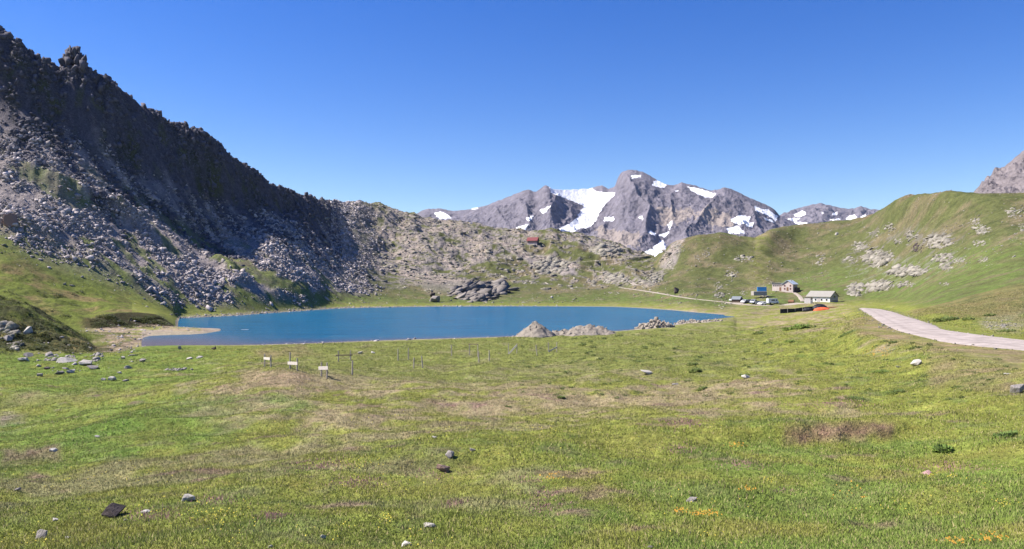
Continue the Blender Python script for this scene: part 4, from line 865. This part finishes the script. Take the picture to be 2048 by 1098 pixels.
def gable_house(parent, W, L, H, rise, mw, mr, over=.35, th=.12, gm=None):
    """x across the gable, y along the ridge, gable front at y=0"""
    w_ = MB().prism([(-W/2, -1.5), (W/2, -1.5), (W/2, H), (0, H+rise), (-W/2, H)], 0, L).build('wall', mw, parent)
    sl = rise/(W/2); e = over
    for s_, in ((-1,), (1,)):
        MB().prism([(0, H+rise+.01), (s_*(W/2+e), H-sl*e+.01), (s_*(W/2+e), H-sl*e+.01+th), (0, H+rise+.01+th)], -e, L+e).build('roof', mr, parent)
    return w_
# white barn
b0 = hit(1649, 606, 150); yaw = R(-43)
bn = thing('barn', 'long white barn with pale gabled roof beside the end of the road', 'barn', Vector((pxw(1668)*262, 262, 0)), R(42))
W_, L_, H_, rz_ = 6.2, 8.2, 2.35, 1.75
bn.location.z = zrow(606, 262)
gable_house(bn, W_, L_, H_, rz_, M_WHITE, M_ROOFP, .4)
MB().prism([(-W_/2+.05, -1.2), (W_/2-.05, -1.2), (W_/2-.05, H_-.05), (0, H_+rz_-.1), (-W_/2+.05, H_-.05)], -.05, -.001).build('gable_shade_sheet', M_GABLE, bn)  # grey sheet over the white gable, shade put into its colour
window(bn, (.2, -.05, 2.2), 1.3, .75, 'y-', M_GABLE)
for y_ in (1.2, 3.0, 5.2, 7.0): window(bn, (-W_/2, y_, 1.15), .6, .7, 'x-')
door(bn, (-W_/2, 4.1, -.1), 1.0, 1.9, 'x-', M_GABLE); MB().box((.2, -.2, 1.25), (4.2, .35, .12)).build('ledge', M_WHITE, bn)
an = thing('lean_to_shed', 'small pale lean-to shed with white rails at the back corner of the barn', 'shed', (pxw(1617)*258, 258, zrow(607, 258)), R(42))
MB().box((0, 0, .8), (1.6, 2.2, 2.2)).build('wall', M_GABLE, an); MB().box((0, 0, 2.0), (2.0, 2.6, .1), Euler((0, R(12), 0))).build('roof', M_ROOFP, an)
for k in range(3): MB().cyl((-1.3+.25*k, -1.6-.5*k, -.5), (-1.3+.25*k, -1.6-.5*k, 1.3), .05, .05, 6).build('rail', M_WHITE, an)
# mountain hostel
sv = thing('mountain_hostel', 'pinkish mountain hostel with blue grey roof and a long flat wing on the slope', 'building', (pxw(1575)*318, 318, zrow(581.5, 318)), R(-42))
W_, L_, H_, rz_ = 4.6, 5.2, 2.9, 1.5
gable_house(sv, W_, L_, H_, rz_, M_PINKW, M_ROOFB, .35)
MB().box((-W_/2-2.3, 2.2, 1.05), (4.6, 3.6, 4.3)).build('wing_wall', M_PINKW, sv); MB().box((-W_/2-2.4, 2.1, 3.27), (5.1, 4.1, .14)).build('wing_roof', M_ROOFD, sv)
for k in range(5): window(sv, (-W_/2-4.0+.82*k, .4, 2.2), .5, .5, 'y-', M_PINKW, .05)
for x_ in (-1.2, 1.25):
    for z_ in (.85, 2.15): window(sv, (x_, 0, z_), .45, .55, 'y-', M_REDW, .06)
door(sv, (0, 0, 0), .8, 1.5, 'y-', M_BRW); door(sv, (-W_/2-1.0, .4, 0), .8, 1.5, 'y-', M_BRW)
window(sv, (W_/2, 2.2, 2.0), .7, .8, 'x+', M_GABLE, .06); MB().box((W_/2+.7, 3.0, .2), (1.2, 3.0, 2.4)).build('side_annexe', M_DWOOD, sv)
MB().cyl((.6, 2.6, 3.6), (.6, 2.6, 5.0), .2, .2, 8).build('chimney', M_CONC, sv)
# blue container on a stone base
bc = thing('container', 'bright blue container standing on a stone base above the parked cars', 'container', (pxw(1524)*303, 303, zrow(584, 303)), R(-14))
bx_ = MB().box((0, 1.2, 1.15), (3.6, 2.0, 1.75), None, .03)
for k in range(15): bx_.box((-1.68+.24*k, .19, 1.15), (.1, .05, 1.6))
bx_.build('body', M_BLUE, bc); MB().box((0, 1.2, 2.06), (3.7, 2.1, .07)).build('roof', M_ROOFB, bc)
kind(MB().box((-.9, 1.0, -.55), (5.4, 3.4, 1.7), None, .06).build('stone_platform', M_CONC), None, 'low grey stone platform under the blue container', 'platform').location = bc.location+Vector((0, 0, -.03))
# red roofed refuge far up
rf = thing('refuge_hut', 'mountain refuge with red roof high on the rocky middle hill', 'building', (pxw(1064)*500, 500, 0), R(-20))
rf.location.z = zrow(488, 500); rf.scale = (.82, .82, .8); W_, L_ = 6.2, 5.6
MB().box((0, 2.5, .7), (8.6, 5.0, 4.6)).build('wall', M_PINKW, rf)
for s_, in ((-1,), (1,)):
    MB().prism([(2.5, 5.6), (2.5+s_*3.1, 2.6), (2.5+s_*3.1, 2.8), (2.5, 5.8)], -4.7, 4.7, 'x').build('roof', M_RED, rf)
MB().prism([(0, 3.0), (5, 3.0), (2.5, 5.5)], -4.25, 4.25, 'x').build('gable', M_DWOOD, rf)
for k in range(5): window(rf, (-3.4+1.7*k, 0, 1.7), .8, .9, 'y-', M_REDW, .12)
MB().box((4.33, 2.4, 1.3), (.06, 4.4, 3.2)).build('dark_side_sheet', M_DWOOD, rf)  # thin dark sheet over the side wall
mz = thing('mast', 'thin metal mast rising behind the red roofed refuge', 'mast', (pxw(1066)*506, 506, zrow(487, 506)), 0)
MB().cyl((0, 0, -1), (0, 0, 9.5), .09, .05, 8).build('pole', M_ROOFP, mz)
for z_ in (6, 8): MB().cyl((-.8, 0, z_), (.8, 0, z_), .05, .05, 6).build('crossbar', M_ROOFP, mz)
# dark hut and brown hut by the car park
hh = thing('hut', 'small dark hut with grey pitched roof at the left end of the car park', 'hut', (pxw(1482)*292, 292, zrow(605, 292)), R(52))
gable_house(hh, 3.0, 3.2, 1.3, 1.0, M_DWOOD, M_ROOFD, .25); door(hh, (0, 0, 0), .8, 1.5, 'y-', M_BLACK)
wh = thing('wooden_cabin', 'round brown wooden cabin with dark end right of the camper van', 'cabin', (pxw(1588)*280, 280, zrow(608, 280)), R(60))
g_ = MB(); g_.cyl((0, 0, .75), (0, 2.0, .75), .85, .85, 18)
g_.build('barrel_body', M_BRW, wh); MB().cyl((0, -.03, .75), (0, -.002, .75), .8, .8, 18).build('end_wall', M_DWOOD, wh); door(wh, (0, -.03, .1), .6, 1.2, 'y-', M_BLACK)
for y_ in (.35, 1.6): MB().box((0, y_, -.1), (1.3, .16, .5)).build('cradle', M_DWOOD, wh)

# ------------------------------------------------------------------ cars
def car_paint(nm, c): 
    m, t, b = mat(nm, .3, .5); b.inputs['Base Color'].default_value = (*c, 1); b.inputs['Coat Weight'].default_value = .5; return m
def make_car(label, c, tall=False, nm='paint'):
    t = thing('parked_car', label, 'car', (0, 0, 0), 0, 'cars parked in the gravel car park'); m = car_paint(nm, c)
    h = 1.62 if tall else 1.45; L = 4.1
    prof = [(-2.05, .35), (2.05, .35), (2.08, .7), (1.95, .88), (1.1, .98), (.45, h-.04), (.1, h), (-1.2, h), (-1.75, h-.12), (-2.02, .95), (-2.1, .6)]
    b = MB(); b.prism([(p[0], p[1]) for p in prof], -.84, .84)
    for v in b.bm.verts:
        if v.co.z > 1.05: v.co.y *= .82
    bmesh.ops.bevel(b.bm, geom=list(b.bm.edges), offset=.05, segments=2, affect='EDGES'); b.build('body', m, t)
    for s_ in (-1, 1):
        w_ = MB(); w_.prism([(.9, 1.0), (.42, h-.12), (-1.2, h-.12), (-1.62, 1.0)], -.012, .012)
        o = w_.build('side_window', M_GLASS, t); o.location = (0, s_*.775, 0); o.rotation_euler = (R(s_*19), 0, 0); o.location.z = .27*0
        o.location.y = s_*(.80+.17*(h-.12)/2-.0); o.location.z = 0
        o.rotation_euler = (s_*math.atan2(.15, h-1.05), 0, 0); o.location.y = s_*(.84+.012+1.05*math.tan(math.atan2(.15, h-1.05)))
    def pane(a, b_, nm_):
        g = MB(); n_x = Vector((b_[1]-a[1], 0, a[0]-b_[0])); n_x.normalize(); o_ = n_x*.015
        y0, y1 = .70, .62
        vs = [(a[0]+o_.x, -y0, a[1]+o_.z), (a[0]+o_.x, y0, a[1]+o_.z), (b_[0]+o_.x, y1, b_[1]+o_.z), (b_[0]+o_.x, -y1, b_[1]+o_.z)]
        q = [g.bm.verts.new(v) for v in vs]; q2 = [g.bm.verts.new(Vector(v)+n_x*.012) for v in vs]
        g.bm.faces.new(q); g.bm.faces.new(q2[::-1])
        for k in range(4): g.bm.faces.new((q[k], q2[k], q2[(k+1) % 4], q[(k+1) % 4]))
        bmesh.ops.recalc_face_normals(g.bm, faces=g.bm.faces); g.build(nm_, M_GLASS, t)
    pane((1.05, 1.0), (.5, h-.08), 'windscreen'); pane((-1.98, 1.0), (-1.78, h-.16), 'rear_window')
    for x_ in (-1.3, 1.3):
        for s_ in (-1, 1):
            w_ = MB().cyl((x_, s_*.66, .32), (x_, s_*.88, .32), .32, .32, 16).build('wheel', M_TYRE, t)
            MB().cyl((x_, s_*.882, .32), (x_, s_*.90, .32), .19, .17, 12).build('rim', M_ROOFP, w_)
    for s_ in (-1, 1):
        MB().box((2.03, s_*.6, .72), (.08, .34, .14), None, .02).build('headlight', M_ROOFP, t); MB().box((-2.06, s_*.62, .8), (.06, .26, .16), None, .02).build('tail_light', M_REDW, t)
    return t
CARS = [(1467, 607, 300, 40, 'silver car leftmost in the car park in front of the dark hut', (.55, .56, .58)), (1478, 606.5, 294, -75, 'dark blue car half behind the silver car by the dark hut', (.03, .04, .08)),
        (1489, 607.5, 290, 50, 'white car right of the dark hut', (.75, .75, .75)), (1500, 607.5, 288, -70, 'black car right of the white car by the hut', (.02, .02, .022)),
        (1507, 608, 284, 55, 'pale silver car in the middle of the car row', (.6, .62, .65)), (1517, 609, 279, 60, 'dark grey car in the middle of the car row', (.07, .075, .085)),
        (1524, 609.5, 276, 45, 'white estate car just left of the camper van', (.78, .78, .78))]
for k, (px_, rw_, d_, a_, lb, c_) in enumerate(CARS):
    t = make_car(lb, c_, k % 3 == 1, 'car_paint_%s' % lb.split()[0]); x_ = pxw(px_)*d_; t.location = (x_, d_, float(gz(x_, d_))+.02); t.rotation_euler.z = R(a_+180)
cv_ = thing('camper_van', 'long pale grey camper van at the right end of the car row', 'camper van', (pxw(1545)*276, 276, float(gz(pxw(1545)*276, 276))+.02), R(8))
c_ = MB().prism([(-2.0, .35), (2.1, .35), (2.15, 1.0), (1.85, 1.15), (1.5, 1.95), (1.3, 2.05), (-1.95, 2.05), (-2.05, 1.9)], -.9, .9); bmesh.ops.bevel(c_.bm, geom=list(c_.bm.edges), offset=.06, segments=2, affect='EDGES'); c_.build('body', car_paint('van_paint', (.62, .65, .68)), cv_)
MB().box((-.2, -.91, 1.45), (1.3, .03, .45)).build('side_window', M_GLASS, cv_); MB().box((1.15, -.91, 1.45), (.55, .03, .45)).build('cab_window', M_GLASS, cv_)
for x_ in (-1.3, 1.35):
    for s_ in (-1, 1): MB().cyl((x_, s_*.7, .33), (x_, s_*.93, .33), .33, .33, 16).build('wheel', M_TYRE, cv_)

# ------------------------------------------------------------------ black screen fence, tarps
sf = thing('screen_fence', 'low black sheeted fence with pale posts running up to the orange heap', 'fence', (pxw(1561)*228, 228, 0), 0)
pa = [(1561, 624, 618.3, 228), (1575, 623.5, 617.5, 228), (1590, 622, 617, 229), (1605, 620.5, 615, 229), (1628, 618, 612.5, 230)]
g_ = MB()
for (a, b) in zip(pa[:-1], pa[1:]):
    v_ = [(pxw(a[0])*a[3], a[3], zrow(a[1]+3, a[3])), (pxw(b[0])*b[3], b[3], zrow(b[1]+3, b[3])), (pxw(b[0])*b[3], b[3], zrow(b[2], b[3])), (pxw(a[0])*a[3], a[3], zrow(a[2], a[3]))]
    q = [g_.bm.verts.new(Vector(x)-sf.location) for x in v_]; q2 = [g_.bm.verts.new(Vector(x)-sf.location+Vector((.05, .5, 0))) for x in v_]
    g_.bm.faces.new(q); g_.bm.faces.new(q2[::-1])
    for k in range(4): g_.bm.faces.new((q[k], q2[k], q2[(k+1) % 4], q[(k+1) % 4]))
bmesh.ops.recalc_face_normals(g_.bm, faces=g_.bm.faces); g_.build('sheeting', M_BLACK, sf)
for a in pa[1:4]: MB().cyl(Vector((pxw(a[0])*a[3], a[3]-.1, zrow(a[1]+2, a[3])))-sf.location, Vector((pxw(a[0])*a[3], a[3]-.1, zrow(a[2]-.6, a[3])))-sf.location, .07, .07, 6).build('post', M_ROOFP, sf)
def crumple(px, row, d, wx_, wy_, hz, m, label, name, cat, seed):
    n = 26; u = np.linspace(-1, 1, n); X, Y = np.meshgrid(u, u, indexing='ij'); r_ = np.sqrt(X*X+Y*Y)
    h = np.clip(1-r_**2.2, 0, 1)**.6*(.65+.5*ridged(X*1.8+seed, Y*1.8, 3, seed))*hz; h = np.where(r_ < 1, h, -.3)
    V_ = np.stack([X*wx_*(1+.15*fbm(Y*2, X*2, 2, seed)), Y*wy_, h-.15], -1).reshape(-1, 3); ii = np.arange(n)[:, None]*n+np.arange(n)[None]
    q = np.stack([ii[:-1, :-1], ii[1:, :-1], ii[1:, 1:], ii[:-1, 1:]], -1).reshape(-1, 4); q = q[(h.ravel()[q] > -.29).any(1)]
    used = np.unique(q); mp = np.zeros(n*n, int); mp[used] = np.arange(len(used))
    o = npmesh(name, V_[used], mp[q], m); o.location = (pxw(px)*d, d, zrow(row, d)); return kind(o, None, label, cat)
crumple(1645, 618.5, 226, 2.6, 1.2, .75, M_ORANGE, 'crumpled orange red tarpaulin heap in front of the barn', 'tarpaulin', 'tarpaulin', 5)
crumple(1640, 614, 229, 2.2, 1.4, 1.1, M_BLACK, 'black bundled sheeting behind the orange tarpaulin', 'tarpaulin', 'tarpaulin', 9)
crumple(1616, 618, 227, 1.5, .8, .55, M_BLACK, 'low black sheet lying left of the orange tarpaulin', 'tarpaulin', 'tarpaulin', 14)
crumple(1665, 614, 229, 2.3, .6, .3, M_BRW, 'thin brown sheet trailing right of the orange tarpaulin', 'tarpaulin', 'tarpaulin', 19)
fl_ = MB().box((0, 0, .03), (1.6, .35, .09), None, .02).build('floating_board', M_BOARD); fl_.location = (pxw(490)*165, 165, 0); kind(fl_, None, 'thin white board floating alone on the lake', 'board')

# ------------------------------------------------------------------ grass, weeds, flowers
def leaf_mat(name, trans=.25):
    m, t, b = mat(name, .75, .15); c = attr(t, 'col').outputs['Color']; t.links.new(c, b.inputs['Base Color'])
    ad = t.nodes.new('ShaderNodeVectorMath'); ad.operation = 'MULTIPLY_ADD'; t.links.new(t.nodes.new('ShaderNodeNewGeometry').outputs['Normal'], ad.inputs[0]); ad.inputs[1].default_value = (.55, .55, .55); ad.inputs[2].default_value = (0, 0, 1)
    nm = t.nodes.new('ShaderNodeVectorMath'); nm.operation = 'NORMALIZE'; t.links.new(ad.outputs[0], nm.inputs[0]); t.links.new(nm.outputs[0], b.inputs['Normal'])
    tr = t.nodes.new('ShaderNodeBsdfTranslucent'); t.links.new(c, tr.inputs[0]); mx = t.nodes.new('ShaderNodeMixShader'); mx.inputs[0].default_value = trans
    t.links.new(b.outputs[0], mx.inputs[1]); t.links.new(tr.outputs[0], mx.inputs[2]); t.links.new(mx.outputs[0], t.nodes['Material Output'].inputs[0]); return m
M_GRASS = leaf_mat('grass_blades')
PATCH = [(1092, 985, 34, 13), (1090, 1017, 40, 9), (1365, 845, 42, 9), (1360, 898, 30, 9), (1480, 932, 36, 8), (545, 1032, 26, 9), (912, 1008, 20, 6), (650, 930, 60, 9), (720, 965, 50, 10), (1062, 958, 26, 7), (1560, 980, 22, 5), (860, 950, 40, 10), (300, 1030, 50, 10), (430, 1000, 40, 8), (1650, 810, 70, 8), (1900, 935, 60, 7)]
def blades(name, n, dlo, dhi, hlo, hhi, per, label, wid=.0045, dens=None):
    d = np.exp(rng.uniform(math.log(dlo), math.log(dhi), n)); px = rng.uniform(-160, 2210, n); x = pxw(px)*d; z = gz(x, d); row = YH+(ZC-z)*F/d
    keep = z > .12
    for a in (RC,):
        kk = np.argmin((x[:, None]-a[None, ::3, 0])**2+(d[:, None]-a[None, ::3, 1])**2, 1)*3
        hw = np.linalg.norm(RLs-RRs, axis=1)[kk]/2; keep &= np.hypot(x-a[kk, 0], d-a[kk, 1]) > hw*.95
    x, d, z, px, row = (q[keep] for q in (x, d, z, px, row)); n = len(x)
    tc = gz(x, d, col); c = np.repeat(tc, per, 0); M_ = n*per
    X = np.repeat(x, per)+rng.normal(0, .03, M_)*(1+np.repeat(d, per)/40); Y = np.repeat(d, per)+rng.normal(0, .03, M_)*(1+np.repeat(d, per)/40); Zb = gz(X, Y)-.01
    tall = 1+.7*np.clip(np.repeat(fbm(x/2.6, d/2.6, 3, 333), per), -.6, 1)
    h = rng.uniform(hlo, hhi, M_)*tall*(1+Y/70); w_ = wid*(1+Y/16)*rng.uniform(.7, 1.4, M_); a = rng.random(M_)*6.28; ln = rng.uniform(.1, .75, M_)*h; la = rng.random(M_)*6.28
    pu = np.zeros(M_); RW = np.repeat(row, per); PP = np.repeat(px, per)
    for (a_, b_, s1, s2) in PATCH: pu = np.maximum(pu, np.exp(-((PP-a_)/s1)**2-((RW-b_)/s2)**2))
    ye = rng.random(M_); c = c*rng.uniform(.9, 1.75, (M_, 1))*np.array([1.12, 1.1, 1.05])
    c = np.where((ye < .13)[:, None], np.array((.40, .34, .17))*rng.uniform(.7, 1.2, (M_, 1)), c); c = np.where(((rng.random(M_) < pu*.75))[:, None], np.array((.36, .19, .20))*rng.uniform(.6, 1.3, (M_, 1)), c)
    A = np.stack([X-np.cos(a)*w_, Y-np.sin(a)*w_, Zb], 1); B = np.stack([X+np.cos(a)*w_, Y+np.sin(a)*w_, Zb], 1); T_ = np.stack([X+np.cos(la)*ln, Y+np.sin(la)*ln, Zb+h], 1)
    V_ = np.stack([A, B, T_], 1).reshape(-1, 3); Fc = np.arange(M_*3).reshape(-1, 3)
    return kind(npmesh(name, V_, Fc, M_GRASS, {'col': np.repeat(np.clip(c, .01, .8), 3, 0)}), 'stuff', label)
blades('grass', 300000, 8.6, 150, .03, .062, 3, 'short alpine grass covering the near meadow')
def leafpatch(name, spots, label, colr, nleaf, m=M_GRASS, up=.5, lw=.35, separate=False):
    """spots: (px,row,width px,height px)"""
    Vs, Cs = [], []
    for (a, b, wp_, hp_) in spots:
        c = hit(a, b); R_ = wp_*c.y/F/2; H_ = hp_*c.y/F; k = int(nleaf)
        r = np.sqrt(rng.random(k))*R_; th = rng.random(k)*6.28; x = c.x+r*np.cos(th); y = c.y+R_*.5+r*np.sin(th)*.8; z = gz(x, y)
        hh_ = H_*(1-.6*(r/R_)**2)*rng.uniform(.05, .75, k)*(.3+.7*np.clip(fbm(x/R_*1.6, y/R_*1.6, 2, 5)+.4, 0, 1)); L_ = rng.uniform(.6, 1.2, k)*max(R_, H_)*lw; az = th+rng.normal(0, .7, k); el = rng.uniform(-.2, 1.1, k)*up*1.6
        dv = np.stack([np.cos(az)*np.cos(el), np.sin(az)*np.cos(el), np.sin(el)], 1); sv_ = np.stack([-np.sin(az), np.cos(az), 0*az+.2], 1)
        P0 = np.stack([x, y, z+hh_*.55], 1); w_ = L_*.24
        Vs.append(np.stack([P0, P0+dv*(L_*.5)[:, None]+sv_*w_[:, None], P0+dv*L_[:, None], P0+dv*(L_*.5)[:, None]-sv_*w_[:, None]], 1).reshape(-1, 3))
        cc = np.array(colr)*rng.uniform(.55, 1.5, (k, 1)); Cs.append(np.repeat(cc, 4, 0))
    V_ = np.concatenate(Vs); Cc = np.concatenate(Cs); o0 = V_.mean(0)*0
    if separate: o0 = V_.mean(0); o0[2] = V_[:, 2].min()
    o = npmesh(name, V_-o0, np.arange(len(V_)).reshape(-1, 4), m, {'col': Cc}); o.location = o0
    return kind(o, None if separate else 'stuff', label, 'plant' if separate else None)
DG_ = (.10, .135, .042)
for q in ((1390, 744, 22, 17, 'round dark green weed clump right of the white domed rock'), (1404, 780, 18, 14, 'dark weed clump below the round one in the right meadow'), (1122, 797, 14, 13, 'dark green plant alone left of the white domed rock'), (1016, 814, 13, 8, 'small dark plant lowest left in the dry meadow'),
          (1517, 668, 22, 10, 'wide leafy plant on the rise below the lake tip'), (1490, 752, 22, 10, 'leafy plant touching the half hidden pale rock'), (1385, 730, 20, 12, 'leafy weed just above the round dark clump'), (1338, 718, 14, 9, 'small leafy weed above left of the round dark clump'),
          (1596, 658, 46, 12, 'broad bed of bright green leafy plants below the orange tarpaulin'), (1896, 642, 44, 18, 'large leafy shrub at the far edge of the road'), (1940, 640, 22, 14, 'small grey green bush right of the large roadside shrub'), (2018, 664, 32, 14, 'leafy bush on the roadside bank near the right edge'),
          (1982, 632, 20, 14, 'olive bush on top of the stony roadside bank'), (1787, 686, 14, 11, 'small dark shrub on the near verge of the road bend'), (1834, 697, 24, 13, 'dark leafy shrub on the near road verge right of the bend'),
          (1766, 745, 30, 15, 'bright green plant tuft left of the beige boulder'), (1848, 754, 20, 10, 'leafy plant below the beige boulder'), (1918, 775, 22, 10, 'leafy plant in the grass below the right road verge'), (1796, 786, 34, 13, 'dark leafy plant cluster above the eroded bank'), (1714, 801, 36, 13, 'dark leafy plants left above the eroded bank'),
          (1580, 685, 22, 12, 'leafy clump below the bright plant bed'), (1696, 668, 30, 12, 'dark green plants beside the left end of the near verge')):
    leafpatch('leafy_plant', [q[:4]], q[4], DG_ if 'bright' not in q[4] else (.125, .18, .045), 170 if q[2] < 40 else 420, separate=True)
leafpatch('grass_tussock', [(1890, 905, 34, 17)], 'round bright green grass tussock in the right foreground', (.13, .20, .045), 300, up=.85, lw=.55, separate=True)
leafpatch('grass_tussock', [(2016, 875, 40, 14)], 'wide green grass tussock near the right edge', (.13, .19, .05), 300, up=.85, lw=.5, separate=True)
spots = []
while len(spots) < 240:
    a, b = random.uniform(1040, 2040), random.uniform(655, 800)
    c = hit(a, b)
    if min(np.hypot(RC[:, 0]-c.x, RC[:, 1]-c.y)) > 6: spots.append((a, b, random.uniform(5, 17), random.uniform(5, 11)))
leafpatch('low_weeds', spots, 'low dark weeds dotted over the right meadow', (.075, .105, .032), 55)
spots = [(random.uniform(-10, 205), random.uniform(640, 712), random.uniform(12, 30), random.uniform(5, 12)) for _ in range(90)]
spots = [q for q in spots if q[1] > 640+.0*q[0] and q[0]*.5 < q[1]-600]
spots += [(random.uniform(185, 335), random.uniform(634, 656), random.uniform(10, 24), random.uniform(4, 9)) for _ in range(70)]  # dark leaves added on the bank to deepen its shade
spots += [(random.uniform(-10, 160), random.uniform(585, 640), random.uniform(8, 22), random.uniform(3, 7)) for _ in range(40)]
leafpatch('shrubs_and_bank_shade', spots, 'dark creeping shrubs on the left hillock and dark leaves deepening the shade of its lakeside bank', (.055, .066, .026), 60)
def flowers(name, spots, label, c, size=.016):
    P_ = []
    for (a, b, sx, sy, n) in spots:
        for _ in range(n):
            q = hit(random.gauss(a, sx/2), min(1096, random.gauss(b, sy/2))); P_.append((q.x, q.y, q.z+random.uniform(.05, .09)*(1+q.y/90), q.y))
    P_ = np.array(P_); n = len(P_); k = 6; th = np.arange(k)*2*math.pi/k; s_ = size*(1+P_[:, 3]/22)*rng.uniform(.7, 1.3, n); tl = rng.uniform(-.5, .5, (n, 2))
    dx = np.cos(th)[None]*s_[:, None]; dy = np.sin(th)[None]*s_[:, None]
    V_ = np.stack([P_[:, :1]+dx, P_[:, 1:2]+dy*.9, P_[:, 2:3]+dx*tl[:, :1]+dy*(tl[:, 1:]+.6)], -1)
    ctr = P_[:, :3]-np.stack([0*s_, 0*s_, s_*.35], 1); V2 = np.concatenate([V_, ctr[:, None]], 1).reshape(-1, 3)
    b = (np.arange(n)*(k+1))[:, None, None]; f = np.stack([np.arange(k), (np.arange(k)+1) % k, np.full(k, k)], -1)[None]+b
    return kind(npmesh(name, V2, f.reshape(-1, 3), M_GRASS, {'col': np.repeat(np.array(c)[None]*rng.uniform(.75, 1.2, (n, 1)), k+1, 0)}), 'stuff', label)
flowers('orange_flowers', [(1411, 1034, 34, 5, 60), (1359, 1028, 14, 4, 22), (1107, 956, 22, 9, 26), (1469, 894, 24, 5, 26), (1498, 984, 18, 4, 24), (1754, 706, 30, 9, 70), (1984, 1084, 40, 8, 40), (1908, 1090, 30, 6, 30), (1700, 985, 60, 22, 18)], 'small orange flowers in loose patches in the foreground grass', (.52, .29, .05), .0075)
flowers('yellow_flowers', [(1702, 630, 26, 12, 90), (1862, 958, 8, 4, 12), (1905, 957, 14, 4, 14), (2004, 1013, 28, 8, 18), (1536, 967, 10, 5, 12), (433, 1036, 40, 18, 40), (776, 1044, 18, 12, 20), (729, 933, 60, 12, 26), (1680, 650, 50, 12, 50), (1080, 860, 60, 12, 26), (1938, 985, 40, 20, 14)]+[(random.uniform(0, 2048), random.uniform(840, 1090), 90, 30, 14) for _ in range(26)], 'small yellow flowers sprinkled through the grass', (.50, .43, .07), .0065)

# ------------------------------------------------------------------ the air
hz = MB().box((0, 4500, 600), (24000, 10200, 1440)).build('haze', bpy.data.materials.new('haze_air')); kind(hz, 'stuff', 'thin blue mountain air')
m = hz.data.materials[0]; m.use_nodes = True; m.node_tree.nodes.remove(m.node_tree.nodes['Principled BSDF'])
vv = m.node_tree.nodes.new('ShaderNodeVolumePrincipled'); vv.inputs['Color'].default_value = (.55, .72, 1, 1); vv.inputs['Density'].default_value = 1.6e-5; vv.inputs['Anisotropy'].default_value = .2
m.node_tree.links.new(vv.outputs[0], m.node_tree.nodes['Material Output'].inputs['Volume'])
